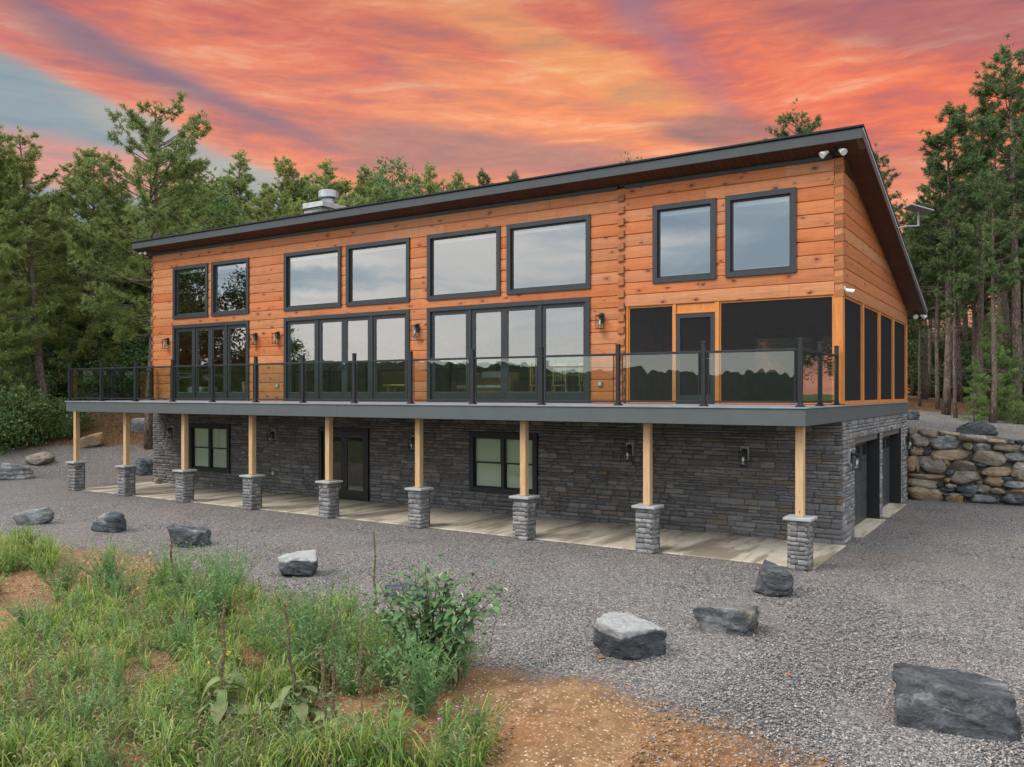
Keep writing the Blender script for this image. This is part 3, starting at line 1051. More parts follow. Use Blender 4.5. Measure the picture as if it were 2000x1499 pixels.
# remaining outer walls
box('left_wall', M['log_wood'], house, XL + .001, XL + .18, 0.201, YB, DZ, 5.5, c=0)
lw = MB()
lw.add([(XL + .001, 0.2, 5.502), (XL + .001, YB, 5.502), (XL + .001, YB, 5.66), (XL + .001, 0.2, 8.17), (XL + .18, 0.2, 5.502), (XL + .18, YB, 5.502), (XL + .18, YB, 5.66), (XL + .18, 0.2, 8.17)],
       [(3, 2, 1, 0), (4, 5, 6, 7), (0, 1, 5, 4), (1, 2, 6, 5), (2, 3, 7, 6), (3, 0, 4, 7)])
lw.build('left_gable', M['log_wood'], house)
holed_wall('rear_wall', M['interior_wood'], house, XL + .19, -0.18, DZ - .1, 5.60, YB - .18, YB, [(-4.6, -2.75, 3.9, 5.0), (-2.45, -0.6, 3.9, 5.0)])
box('partition_wall', M['interior_wood'], house, -5.17, -5.0, 0.21, YB - .19, DZ, 5.9, c=0)
box('interior_floor', M['interior_floor'], house, XL + .19, -0.03, 0.02, YB - .01, DZ - .22, DZ - .004, c=0)
box('porch_ceiling', M['interior_ceiling'], house, -4.98, -0.2, 0.22, YB - .2, 5.34, 5.40, c=0)

# frieze board under the soffit
box('frieze_board', M['trim_dark'], house, XL - .01, -5.19, -0.035, 0.10, 8.15, 8.243)
box('frieze_board', M['trim_dark'], house, -5.0, -0.19, -0.035, 0.10, 8.15, 8.243)

# roof: single pitch falling to the back
RX0, RX1, RY0, RY1 = -24.02, 0.46, -0.50, 9.75
roof = MB()
v = []
for x in (RX0, RX1):
    for y, off in ((RY0, 0.012), (RY1, 0.012), (RY1, 0.19), (RY0, 0.19)):
        v.append((x, y, soffit(y) + off))
roof.add(v, [(0, 1, 2, 3), (7, 6, 5, 4), (0, 4, 5, 1), (1, 5, 6, 2), (2, 6, 7, 3), (3, 7, 4, 0)])
roof = roof.build('roof', M['interior_ceiling'], house)


def sloped(name, mat, x0, x1, y0, y1, o0, o1, par):
    m = MB()
    v = [(x, y, soffit(y) + o) for x in (x0, x1) for y, o in ((y0, o0), (y1, o0), (y1, o1), (y0, o1))]
    m.add(v, [(0, 1, 2, 3), (7, 6, 5, 4), (0, 4, 5, 1), (1, 5, 6, 2), (2, 6, 7, 3), (3, 7, 4, 0)])
    return m.build(name, mat, par)


sloped('shingle_layer', M['shingle'], RX0 - .055, RX1 + .055, RY0 - .075, RY1 + .05, 0.193, 0.228, roof)
box('fascia', M['roof_metal'], roof, RX0 - .001, RX1 + .03, RY0 - .035, RY0 - .002, soffit(RY0) - .02, soffit(RY0) + .19)
sloped('fascia', M['roof_metal'], RX1 + .002, RX1 + .031, RY0 - .001, RY1 + .03, -.02, .188, roof)
sloped('drip_edge', M['spacer'], RX1 + .032, RX1 + .04, RY0 - .03, RY1 + .03, .13, .186, roof)
sloped('fascia', M['roof_metal'], RX0 - .031, RX0 - .002, RY0 + .001, RY1 + .03, -.02, .188, roof)
box('gutter', M['roof_metal'], roof, RX0, RX1 + .03, RY1 + .032, RY1 + .13, soffit(RY1) - .06, soffit(RY1) + .12)
sb = MB()
w = 0.14
v = [(x, y, -SLOPE * y) for x in (0.003, w - .003) for y in (RY0 + .003, -0.036)]
v = [(a, b, c + o) for o in (0, .01) for a, b, c in v]
sb.add(v, [(0, 1, 3, 2), (4, 6, 7, 5), (0, 4, 5, 1), (2, 3, 7, 6), (0, 2, 6, 4), (1, 5, 7, 3)])
sb = sb.mesh('soffit_board')
x = RX0 + .003
while x + w < RX1:
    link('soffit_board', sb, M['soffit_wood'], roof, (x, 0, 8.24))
    x += w
sb2 = MB()
v = [(xx, y, -SLOPE * y) for xx in (0.025, RX1 - .002) for y in (0.003, w - .003)]
v = [(a, b, c + o) for o in (0, .01) for a, b, c in v]
sb2.add(v, [(0, 1, 3, 2), (4, 6, 7, 5), (0, 4, 5, 1), (2, 3, 7, 6), (0, 2, 6, 4), (1, 5, 7, 3)])
sb2 = sb2.mesh('rake_soffit_board')
y = -0.03
while y + w < RY1:
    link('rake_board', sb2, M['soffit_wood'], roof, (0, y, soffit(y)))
    y += w


# windows of the log storey
def window(x0, x1, z0, z1, label=None):
    w = MB().ring(x0, x1, z0, z1, 0.115, -0.045, 0.02).build('window', M['trim_dark'], house)
    MB().ring(x0 + .095, x1 - .095, z0 + .095, z1 - .095, 0.062, 0.021, 0.09).build('sash', M['trim_dark'], w)
    MB().ring(x0 + .158, x1 - .158, z0 + .158, z1 - .158, 0.014, 0.052, 0.064).build('spacer_bar', M['spacer'], w)
    MB().add([(x0 + .15, .048, z0 + .15), (x1 - .15, .048, z0 + .15), (x1 - .15, .048, z1 - .15), (x0 + .15, .048, z1 - .15)], [(0, 1, 2, 3)]).build('pane', M['window_glass'], w)
    box('blind', M['linen'], w, x0 + .18, x1 - .18, 0.12, 0.16, z1 - .25, z1 - .165, c=0.004)


for q in WINDOWS:
    window(*q)


def patio_door(x0, x1):
    z0, z1 = DZ + .005, DOOR_TOP
    # casing: head and sides in one mitred frame, low sill
    d = MB().ring(x0, x1, z0, z1, 0.115, -0.045, 0.03, wb=0.06).build('patio_door', M['trim_dark'], house)
    a, b = x0 + .115, x1 - .115
    W = b - a
    m = 0.11
    side = W * 0.262
    door = (W - 2 * side - 2 * m) / 2
    xs = [(a, a + side, 0), (a + side + m, a + side + m + door, 1), (a + side + m + door, b - side - m, 2), (b - side, b, 0)]
    for xm in (a + side, b - side - m):
        box('mullion', M['trim_dark'], d, xm + .001, xm + m - .001, -0.02, 0.10, z0 + .06, z1 - .115)
    for p, q, kind in xs:
        st = 0.085 if kind == 0 else 0.105
        p, q = p + .002, q - .002
        MB().ring(p, q, z0 + .062, z1 - .117, st, 0.012, 0.075, wb=0.21, wt=0.11).build('door_leaf' if kind else 'sidelight', M['trim_dark'], d)
        MB().ring(p + st, q - st, z0 + .272, z1 - .227, 0.013, 0.042, 0.055).build('spacer_bar', M['spacer'], d)
        MB().add([(p + st, .04, z0 + .27), (q - st, .04, z0 + .27), (q - st, .04, z1 - .225), (p + st, .04, z1 - .225)], [(0, 1, 2, 3)]).build('pane', M['door_glass'], d)
        if kind:
            hx = q - .05 if kind == 1 else p + .05
            s = -1 if kind == 1 else 1
            h = MB()
            h.cbox(hx - .022, hx + .022, 0.0, 0.011, DZ + .92, DZ + 1.16, .003)
            h.tube([(hx, 0.0, DZ + 1.04), (hx, -0.045, DZ + 1.04), (hx + s * .13, -0.05, DZ + 1.04)], 0.011, 6)
            h.build('handle', M['rail_black'], d)


for q in DOORS:
    patio_door(*q)


# screened porch at the right end
def panel_screen(x0, x1, z0, z1, y):
    f = MB().ring(x0, x1, z0, z1, 0.03, y - .012, y + .012).build('porch_screen', M['porch_wood'], house)
    MB().add([(x0 + .03, y, z0 + .03), (x1 - .03, y, z0 + .03), (x1 - .03, y, z1 - .03), (x0 + .03, y, z1 - .03)], [(0, 1, 2, 3)]).build('insect_mesh', M['insect_screen'], f)


PT = 5.285
box('porch_post', M['porch_wood'], house, -4.975, -4.925, 0.005, 0.14, DZ, PT)
box('porch_post', M['porch_wood'], house, -3.775, -3.705, 0.0, 0.14, DZ, PT)
box('porch_post', M['porch_wood'], house, -2.765, -2.665, 0.0, 0.14, DZ, PT)
box('porch_post', M['porch_wood'], house, -0.19, 0.006, -0.004, 0.19, DZ + .01, 5.30, c=0.01)
panel_screen(-4.924, -3.776, DZ + .012, PT, 0.05)
panel_screen(-2.664, -0.191, DZ + .012, PT, 0.05)
box('transom_panel', M['porch_wood'], house, -3.704, -2.766, 0.04, 0.08, 5.09, PT)
box('transom_rail', M['porch_wood'], house, -3.704, -2.766, -0.004, 0.09, 5.06, 5.089)
pd = MB().ring(-3.70, -2.77, DZ + .012, 5.055, 0.10, 0.01, 0.055, wb=.2).build('porch_door', M['trim_dark'], house)
MB().add([(-3.6, .03, DZ + .2), (-2.87, .03, DZ + .2), (-2.87, .03, 4.96), (-3.6, .03, 4.96)], [(0, 1, 2, 3)]).build('insect_mesh', M['insect_screen'], pd)
MB().tube([(-2.83, 0.0, 4.0), (-2.83, -.05, 4.0), (-2.93, -.055, 4.0)], 0.01, 6).build('handle', M['outlet_grey'], pd)
# right side of the porch: four screens between posts
ys = [0.19, 2.15, 2.46, 4.40, 4.78, 6.59, 6.98, 9.05]
ysc = [(0.19, 2.22), (2.39, 4.45), (4.62, 6.66), (6.83, 9.10)]
for a, b in ysc:
    f = MB().ring(a, b, DZ + .05, PT, 0.035, -0.06, -0.03).rot(Matrix.Rotation(R(90), 4, 'Z')).build('porch_screen', M['porch_wood'], house)
    MB().add([(.045, a + .03, DZ + .08), (.045, b - .03, DZ + .08), (.045, b - .03, PT - .03), (.045, a + .03, PT - .03)], [(0, 1, 2, 3)]).build('insect_mesh', M['insect_screen'], f)
    for o in (f, *f.children):
        o.location = (0, 0, 0)
    f.location = (-0.09, 0, 0)
for a, b in ((2.221, 2.389), (4.451, 4.619), (6.661, 6.829), (9.101, 9.31)):
    box('porch_post', M['porch_wood'], house, -0.15, 0.004, a, b, DZ + .01, 5.292)
box('porch_sill', M['porch_wood'], house, -0.15, 0.012, 0.191, 9.30, DZ - .003, DZ + .048)
for a, b in ((-4.6, -2.75), (-2.45, -0.6)):
    MB().add([(a, YB - .1, 3.9), (b, YB - .1, 3.9), (b, YB - .1, 5.0), (a, YB - .1, 5.0)], [(0, 1, 2, 3)]).build('rear_screen', M['insect_screen'], house)

# stone basement
BWIN = [(-21.49, -19.39, 0.54, 2.17), (-9.59, -7.46, 0.56, 2.16)]
BDOOR = (-15.25, -13.23, 0.04, 2.17)
bh = [(a + .05, b - .05, c + .05, d - .05) for a, b, c, d in BWIN] + [(BDOOR[0] + .05, BDOOR[1] - .05, -.1, BDOOR[3] - .05)]
basement = holed_wall('stone_wall', M['mortar_dark'], house, XL, -0.02, -0.2, 2.72, 0.03, 0.24, bh)
GAR = [(1.25, 4.42), (4.89, 7.98)]
gh = [(a, b, -.1, 2.25) for a, b in GAR]
side = holed_wall('stone_side_wall', M['mortar_dark'], house, 0.241, YB, -0.2, 2.62, -0.30, -0.03, gh, 'y')
box('rear_basement_wall', M['mortar_dark'], house, XL, -0.31, YB - .2, YB, -0.2, 2.7, c=0)
box('left_basement_wall', M['ledge_stone'], house, XL, XL + .2, 0.25, YB - .21, -0.2, 2.7, c=0)
box('basement_floor', M['concrete'], house, XL + .2, -0.36, 0.25, YB - .22, -0.1, 0.03, c=0)
box('basement_room_wall', M['interior_wood'], house, XL + .22, -.7, 3.2, 3.3, 0.031, 2.70, c=0)


def stone_protos(count=14, seed=5):
    out = []
    r = np.random.RandomState(seed)
    for _ in range(count):
        nx, nz = 4, 3
        U = np.linspace(0, 1, nx)
        W = np.linspace(0, 1, nz)
        fv = []
        for j, b in enumerate(W):
            for i, a in enumerate(U):
                edge = i in (0, nx - 1) or j in (0, nz - 1)
                d = r.uniform(0.45, 0.75) if edge else r.uniform(0.8, 1.15)
                fv.append((np.clip(a + (0 if i in (0, nx - 1) else r.uniform(-.09, .09)) + (r.uniform(0.0, .03) if i == 0 else (r.uniform(-.03, 0) if i == nx - 1 else 0)), 0, 1), -d,
                           np.clip(b + (0 if j in (0, nz - 1) else r.uniform(-.18, .18)) + (r.uniform(.01, .07) if j == 0 else (r.uniform(-.07, -.01) if j == nz - 1 else 0)), 0, 1)))
        fv = np.array(fv)
        quads = [(j * nx + i, j * nx + i + 1, (j + 1) * nx + i + 1, (j + 1) * nx + i) for j in range(nz - 1) for i in range(nx - 1)]
        ringi = [i for i in range(nx)] + [j * nx + nx - 1 for j in range(1, nz)] + [(nz - 1) * nx + i for i in range(nx - 2, -1, -1)] + [j * nx for j in range(nz - 2, 0, -1)]
        back = fv[ringi].copy()
        back[:, 1] = 0.6
        o = len(fv)
        L = len(ringi)
        quads += [(ringi[k], o + k, o + (k + 1) % L, ringi[(k + 1) % L]) for k in range(L)]
        out.append((np.vstack([fv, back]), np.array(quads)))
    return out


STONES = stone_protos()
STONE_MESH = [mesh_np('stone', v, f) for v, f in STONES]
for _m in STONE_MESH:
    _m.materials.append(M['ledge_stone'])
STONE_MESH_L = [m.copy() for m in STONE_MESH]
for _m in STONE_MESH_L:
    _m.materials.clear()
    _m.materials.append(M['ledge_stone_light'])


def lay(u0, u1, z0, z1, holes, r, hs=(.06, .075, .09, .105, .125, .15), lmin=.16, lmax=.58):
    out = []
    z = z0
    while z < z1 - .02:
        h = r.choice(hs)
        if z + h > z1 - .04:
            h = z1 - z
        for a, b in spans(u0, u1, z, z + h, holes, 0.4):
            x = a
            while x < b - .01:
                w = r.uniform(lmin, lmax)
                if x + w > b - lmin * .7:
                    w = b - x
                if w > 0.34 and h > 0.10 and r.random() < 0.45:      # a tall slot filled with two thin stones
                    t = h * r.uniform(.4, .6)
                    out.append((x, x + w, z, z + t))
                    out.append((x, x + w, z + t, z + h))
                else:
                    out.append((x, x + w, z, z + h))
                x += w
        z += h
    return out


def set_stones(lst, plane, axis, parent, keep, r, light=False, name='stone'):
    """axis 'x': faces -Y at y=plane; axis 'y': faces +X at x=plane"""
    lst = sorted(lst, key=keep)
    bv, bf, off = [], [], 0
    for i, (a, b, c, d) in enumerate(lst):
        k = r.randrange(len(STONES))
        dep = r.uniform(0.022, 0.05)
        g = 0.004
        if i < 290:
            o = link(name, (STONE_MESH_L if light else STONE_MESH)[k], None, parent)
            o.scale = (b - a - g, dep, d - c - g)
            if axis == 'x':
                o.location = (a + g / 2, plane, c + g / 2)
            else:
                o.location = (plane, a + g / 2, c + g / 2)
                o.rotation_euler = (0, 0, R(90))
        else:
            V, F = STONES[k]
            S = V * np.array([b - a - g, dep, d - c - g])
            if axis == 'x':
                P = S + np.array([a + g / 2, plane, c + g / 2])
            else:
                P = np.stack([plane - S[:, 1], a + g / 2 + S[:, 0], c + g / 2 + S[:, 2]], -1)
            bv.append(P)
            bf.append(F + off)
            off += len(P)
    if bv:
        o = link('stonework', mesh_np('stonework', np.vstack(bv), np.vstack(bf)), M['ledge_stone_light' if light else 'ledge_stone'], parent)
        o['kind'] = 'stuff'


hol = [(a, b, c, d) for a, b, c, d in BWIN] + [(BDOOR[0], BDOOR[1], -.1, BDOOR[3])]
set_stones(lay(XL, 0.0, 0.0, 2.64, hol, rnd), 0.02, 'x', basement, lambda s: -s[0], rnd)
set_stones(lay(0.0, YB, 0.0, 2.62, [(a, b, -.1, 2.25) for a, b in GAR], rnd, lmin=.12, lmax=.45), -0.02, 'y', side, lambda s: s[0], rnd, True)


def basement_window(x0, x1, z0, z1):
    w = MB().ring(x0, x1, z0, z1, 0.13, -0.055, 0.05).build('basement_window', M['trim_black'], house)
    xm = (x0 + x1) / 2
    box('mullion', M['trim_black'], w, xm - .05, xm + .05, -0.03, 0.06, z0 + .131, z1 - .131)
    for a, b in ((x0 + .131, xm - .051), (xm + .051, x1 - .131)):
        zm = (z0 + z1) / 2
        MB().ring(a, b, zm - .02, z1 - .132, 0.035, 0.0, 0.03).build('sash', M['trim_black'], w)
        MB().ring(a, b, z0 + .132, zm + .02, 0.035, 0.031, 0.06).build('sash', M['trim_black'], w)
        for q0, q1, yy in ((zm + .015, z1 - .167, .015), (z0 + .167, zm - .015, .045)):
            MB().add([(a + .035, yy, q0), (b - .035, yy, q0), (b - .035, yy, q1), (a + .035, yy, q1)], [(0, 1, 2, 3)]).build('pane', M['basement_glass'], w)
        box('roller_shade', M['shade_fabric'], w, a + .012, b - .012, 0.075, 0.08, z0 + .14, z1 - .135, c=0)


for q in BWIN:
    basement_window(*q)
bx0, bx1, bz0, bz1 = BDOOR
bd = MB().ring(bx0, bx1, 0.032, bz1, 0.12, -0.055, 0.06, wb=0.03).build('basement_door', M['trim_black'], house)
bm = (bx0 + bx1) / 2
for a, b in ((bx0 + .121, bm - .002), (bm + .002, bx1 - .121)):
    MB().ring(a, b, 0.063, bz1 - .122, 0.13, 0.0, 0.05, wb=.26, wt=.13).build('door_leaf', M['door_black'], bd)
    MB().add([(a + .13, .025, .32), (b - .13, .025, .32), (b - .13, .025, bz1 - .25), (a + .13, .025, bz1 - .25)], [(0, 1, 2, 3)]).build('pane', M['basement_glass'], bd)
    MB().ring(a + .13, b - .13, 0.323, bz1 - .252, 0.018, 0.03, 0.04).build('glazing_bead', M['interior_wood'], bd)
MB().tube([(bm + .05, -.0, 1.05), (bm + .05, -.06, 1.05), (bm + .16, -.065, 1.05)], 0.012, 6).build('handle', M['rail_black'], bd)

# garage doors, set back in dark reveals
for a, b in GAR:
    g = MB()
    g.box(-0.36, -0.31, a, b, 0.03, 2.25)
    g = g.build('garage_door', M['trim_black'], house)
    for k in range(4):
        z0 = 0.04 + k * .50
        box('door_section', M['garage_panel'], g, -0.31, -0.285, a + .06, b - .06, z0, z0 + .49)
        for j in range(4):
            wj = (b - a - .12) / 4
            y0 = a + .06 + j * wj + .1
            box('window_pane' if k == 3 else 'raised_panel', M['door_glass'] if k == 3 else M['garage_panel'], g, -0.284, -0.276, y0, y0 + wj - .2, z0 + .11, z0 + .39)
    box('header_board', M['garage_header'], g, -0.27, -0.04, a + .03, b - .03, 2.06, 2.245)
    box('reveal', M['trim_black'], g, -0.30, 0.012, b - .028, b + .004, 0.032, 2.249)
    box('reveal', M['trim_black'], g, -0.30, -0.02, a - .004, a + .028, 0.032, 2.249)
    box('threshold', M['concrete'], g, -0.30, 0.16, a + .03, b - .03, -0.1, 0.024)

# chimney
ch = box('chimney', M['mortar_dark'], house, -19.06, -18.20, 3.05, 4.42, 7.2, 9.86, c=0)
rr = random.Random(4)
for a, b, c, d in lay(-19.11, -18.15, 8.6, 9.86, [], rr, lmin=.2):
    o = link('stone', STONE_MESH_L[rr.randrange(14)], None, ch)
    o.scale = (b - a - .004, .045, d - c - .004)
    o.location = (a, 3.05, c)
for a, b, c, d in lay(3.0, 4.46, 8.2, 9.86, [], rr, lmin=.2):
    o = link('stone', STONE_MESH_L[rr.randrange(14)], None, ch)
    o.scale = (b - a - .004, .045, d - c - .004)
    o.location = (-18.20, a, c)
    o.rotation_euler = (0, 0, R(90))
box('cap', M['galvanised'], ch, -19.13, -18.12, 2.97, 4.50, 9.865, 10.06, c=0.012)
MB().lathe([(.22, 0), (.22, .12), (.24, .12), (.24, .16), (.20, .16), (.20, .2), (.34, .2), (.36, .23), (.36, .45), (.33, .47), (.05, .49)], (-18.42, 3.55, 10.06), 20).build('flue_cowl', M['galvanised'], ch)

# ------------------------------------------------------------------ patio slab
ps = MB().cbox(-23.75, 0.06, -2.78, 0.03, -0.15, 0.022, .01).build('patio', M['concrete'])
tag(ps, 'long concrete patio slab streaked by rain', 'patio', kind='structure')

# ------------------------------------------------------------------ deck and its railing
deck = thing('deck', 'grey composite deck along the whole front of the house', 'deck', (-11.7, -3.28, 2.62))
off = Vector((11.7, 3.28, -2.62))


def dbox(name, mat, *a, c=0.005):
    o = box(name, mat, deck, *a, c=c)
    o.location = off
    return o


y = -3.275
while y < -0.06:
    dbox('deck_board', M['deck_grey'], -23.40, 0.02, y + .002, min(y + .136, -0.052), DZ - .028, DZ)
    y += .138
dbox('edge_board', M['deck_grey'], -23.42, 0.055, -3.33, -3.277, DZ - .03, DZ + .001)
dbox('fascia', M['composite_grey'], -23.385, -11.3, -3.305, -3.28, 2.62, DZ - .031)
dbox('fascia', M['composite_grey'], -11.297, 0.034, -3.305, -3.28, 2.62, DZ - .031)
dbox('fascia', M['composite_grey'], 0.008, 0.034, -3.279, 1.4, 2.62, DZ - .031)
dbox('fascia', M['composite_grey'], 0.008, 0.034, 1.403, 4.98, 2.62, DZ - .031)
dbox('fascia', M['composite_grey'], 0.008, 0.034, 4.983, 9.33, 2.62, DZ - .031)
dbox('edge_board', M['deck_grey'], 0.013, 0.055, -3.276, 9.34, DZ - .03, DZ - .004)
dbox('fascia', M['composite_grey'], -23.385, -23.36, -3.279, -0.05, 2.62, DZ - .031)
for yy in (-3.0, -1.5, -0.15):
    dbox('beam', M['post_wood'], -23.34, -0.02, yy, yy + .09, 2.66, DZ - .04)
dbox('under_sheet', M['trim_black'], -23.35, -0.01, -3.27, -0.05, DZ - .036, DZ - .032, c=0)

rail = thing('deck_railing', 'black metal railing with clear glass panels around the deck', 'railing', (-11.7, -3.17, DZ))
ro = Vector((11.7, 3.17, -DZ))
XP = [-0.09 - 1.7935 * i for i in range(14)]
RT = DZ + 1.055


def rail_post(x, y):
    m = MB().cbox(x - .04, x + .04, y - .04, y + .04, DZ + .012, RT + .16, .006).build('railing_post', M['rail_black'], rail)
    m.location = ro
    b = MB().cbox(x - .075, x + .075, y - .075, y + .075, DZ + .001, DZ + .03, .008)
    b.cbox(x - .055, x + .055, y - .055, y + .055, DZ + .03, DZ + .055, .008).build('base_plate', M['rail_black'], m)
    MB().cbox(x - .047, x + .047, y - .047, y + .047, RT + .16, RT + .185, .009).build('post_cap', M['rail_black'], m)


def rail_bay(p, q):
    (xa, ya), (xb, yb) = p, q
    along = abs(xb - xa) > abs(yb - ya)
    g = .041
    for nm, z0, z1, t in (('top_rail', RT - .045, RT, .028), ('bottom_rail', DZ + .07, DZ + .105, .022)):
        if along:
            o = box(nm, M['rail_black'], rail, xa + g, xb - g, ya - t, ya + t, z0, z1)
        else:
            o = box(nm, M['rail_black'], rail, xa - t, xa + t, ya + g, yb - g, z0, z1)
        o.location = ro
    z0, z1 = DZ + .106, RT - .046
    m = MB()
    if along:
        m.box(xa + .11, xb - .11, ya - .004, ya + .004, z0, z1)
    else:
        m.box(xa - .004, xa + .004, ya + .11, yb - .11, z0, z1)
    m.build('glass_panel', M['rail_glass'], rail, ro)
    for u in ((xa + .095, xb - .095) if along else (ya + .095, yb - .095)):
        s = MB()
        if along:
            s.box(u - .008, u + .008, ya - .01, ya + .01, z0, z1)
        else:
            s.box(xa - .01, xa + .01, u - .008, u + .008, z0, z1)
        s.build('glass_channel', M['rail_black'], rail, ro)


XP = XP[::-1]
for x in XP:
    rail_post(x, -3.17)
for a, b in zip(XP, XP[1:]):
    rail_bay((a, -3.17), (b, -3.17))
for x in (XP[0], XP[-1]):
    for y in (-1.66, -0.16):
        rail_post(x, y)
    for a, b in ((-3.17, -1.66), (-1.66, -0.16)):
        rail_bay((x, a), (x, b))

# ------------------------------------------------------------------ stone columns carrying the deck
CX = [-23.55, -20.78, -17.9, -14.95, -12.03, -9.06, -6.10, -3.17, -0.17]
CLAB = ['deck column with stone pier, leftmost, beside the patio end', 'deck column with stone pier, second from the left end of the deck',
        'deck column with stone pier before the left basement window', 'deck column with stone pier between left basement window and basement door',
        'deck column with stone pier in front of the basement door', 'deck column with stone pier just right of the basement door',
        'deck column with stone pier before the right basement window', 'deck column with stone pier, second from the right end of the deck',
        'deck column with stone pier at the right corner of the deck']
rr = random.Random(21)
CY = -2.85
for x, lab in zip(CX, CLAB):
    c = thing('deck_column', lab, 'column', (x, CY, 0), group='columns carrying the deck')
    core = box('pier_core', M['mortar_dark'], c, -.155, .155, -.155, .155, -.1, .90, c=0)
    for face in range(4):
        rz = R(90 * face)
        for a, b, zc, zd in lay(-.19, .19, 0.0, 0.90, [], rr, hs=(.075, .09, .10, .12), lmin=.13, lmax=.30):
            o = link('stone', STONE_MESH_L[rr.randrange(14)], None, c)
            dep = rr.uniform(.03, .05)
            o.scale = (b - a - .004, dep, zd - zc - .004)
            p = Matrix.Rotation(rz, 4, 'Z') @ Vector((a, -.155, zc))
            o.location = p
            o.rotation_euler = (0, 0, rz)
    box('pier_cap', M['cap_stone'], c, -.25, .25, -.25, .25, .902, .955, c=0.008)
    p = box('post', M['post_wood'], c, -.0725, .0725, -.0725, .0725, .956, 2.655, c=0.006)
    rr.random()

# ------------------------------------------------------------------ lanterns, outlets, cameras, lights, antenna
def make_lantern(loc, rotz, label, s=1.0):
    t = thing('wall_lantern', label, 'lantern', loc, rotz, 'black wall lanterns on the house')
    box('back_plate', M['rail_black'], t, -.06, .06, -.02, 0, -.06, .18, c=.004)
    m = MB()
    m.cbox(-.02, .02, -.12, -.02, .12, .15, .004)
    m.cbox(-.085, .085, -.20, -.03, .095, .12, .006)
    m.build('bracket', M['rail_black'], t)
    m = MB()
    for sx in (-.072, .072):
        for y in (-.185, -.045):
            m.box(sx - .007, sx + .007, y - .007, y + .007, -.20, .095)
    m.cbox(-.082, .082, -.195, -.035, -.215, -.2, .003)
    m.build('cage', M['rail_black'], t)
    MB().lathe([(.045, 0), (.05, .02), (.05, .2), (.04, .22)], (0, -.115, -.19), 12).build('glass_chimney', M['basement_glass'], t, smooth=True)
    MB().lathe([(.006, 0), (.02, .03), (.024, .06), (.012, .11), (.01, .13)], (0, -.115, -.13), 8).build('bulb', M['bulb_glass'], t, smooth=True)
    t.scale = (s, s, s)


for x, z, lab in [(-22.70, 5.0, 'small black lantern on the logs at the left house corner'), (-18.12, 5.0, 'black lantern right beside the leftmost patio door'),
                  (-17.08, 5.0, 'black lantern just left of the middle patio door'), (-11.40, 5.0, 'black lantern between the two wide patio doors'),
                  (-5.62, 5.0, 'black lantern on the logs beside the column of notched log ends')]:
    make_lantern((x, -0.008, z), 0, lab)
for x, z, lab in [(-22.46, 1.84, 'black lantern on the stone wall left of the left basement window'), (-17.26, 1.82, 'black lantern between left basement window and basement door'),
                  (-11.49, 1.80, 'black lantern half hidden by the post right of the basement door'), (-4.86, 1.80, 'black lantern just right of the right basement window'),
                  (-2.07, 1.80, 'black lantern nearest the right end of the front stone wall')]:
    pl = box('mounting_block', M['cap_stone'], basement, x - .095, x + .095, -.045, .0, z - .09, z + .23)
    make_lantern((x, -0.046, z), 0, lab)
for y, lab in [(0.62, 'black lantern on the corner beside the nearer garage door'), (8.62, 'black lantern between the farther garage door and the boulder wall')]:
    box('mounting_block', M['cap_stone'], side, 0, .045, y - .095, y + .095, 1.68, 2.0)
    make_lantern((0.046, y, 1.77), R(90), lab)


def outlet(x, z, y, lab):
    o = MB().cbox(-.06, .06, -.035, 0, -.06, .06, .006).build('outlet_box', M['outlet_grey'], None, (x, y, z))
    tag(o, lab, 'outlet', 'outdoor outlet covers')
    box('cover', M['spacer'], o, -.04, .04, -.047, -.0355, -.045, .045)


outlet(-17.11, 3.45, -0.008, 'grey outlet cover low on the logs left of the middle patio door')
outlet(-5.66, 3.44, -0.008, 'grey outlet cover low on the logs right of the right patio door')
outlet(-17.27, 0.66, -0.03, 'grey outlet cover low on the basement stone wall')


def security_cam(loc, rotz, lab):
    t = thing('security_camera', lab, 'camera', loc, rotz)
    MB().tube([(0, 0, 0), (0, -.02, 0)], .055, 12).build('mount', M['white_plastic'], t)
    MB().tube([(0, -.02, 0), (0, -.06, -.03)], .02, 8).build('arm', M['white_plastic'], t)
    MB().tube([(0, -.03, -.04), (.02, -.2, -.07)], .045, 12).build('body', M['white_plastic'], t)
    MB().tube([(.02, -.2, -.07), (.021, -.21, -.072)], .03, 12).build('lens', M['trim_black'], t)


security_cam((0.006, 0.12, 5.42), R(90), 'small white security camera at the right log corner above the porch screens')


def flood(loc, rotz, lab, s=1.0, head='white_plastic'):
    t = thing('flood_light', lab, 'flood light', loc, rotz, 'white flood lights under the eaves')
    MB().lathe([(.06, 0), (.06, .03)], (0, 0, -.03), 12).build('mount', M['rail_black'], t)
    for sx in (-1, 1):
        MB().tube([(0, 0, -.03), (sx * .07, -.05, -.05), (sx * .13, -.08, -.06)], .014, 8).build('arm', M['rail_black'], t)
        MB().tube([(sx * .12, -.07, -.055), (sx * .15, -.10, -.075), (sx * .22, -.16, -.13), (sx * .225, -.165, -.135)], [.035, .045, .075, .07], 12).build('lamp_head', M[head], t)
    t.scale = (s, s, s)


flood((-0.12, -0.22, soffit(-.22) - .001), 0, 'twin white flood light at the top right house corner')
flood((-23.72, -0.22, soffit(-.22) - .001), 0, 'twin white flood light under the left eave corner', 0.75)
flood((0.22, 9.45, soffit(9.45) - .001), R(60), 'twin white flood light under the low rear eave', 1.0)

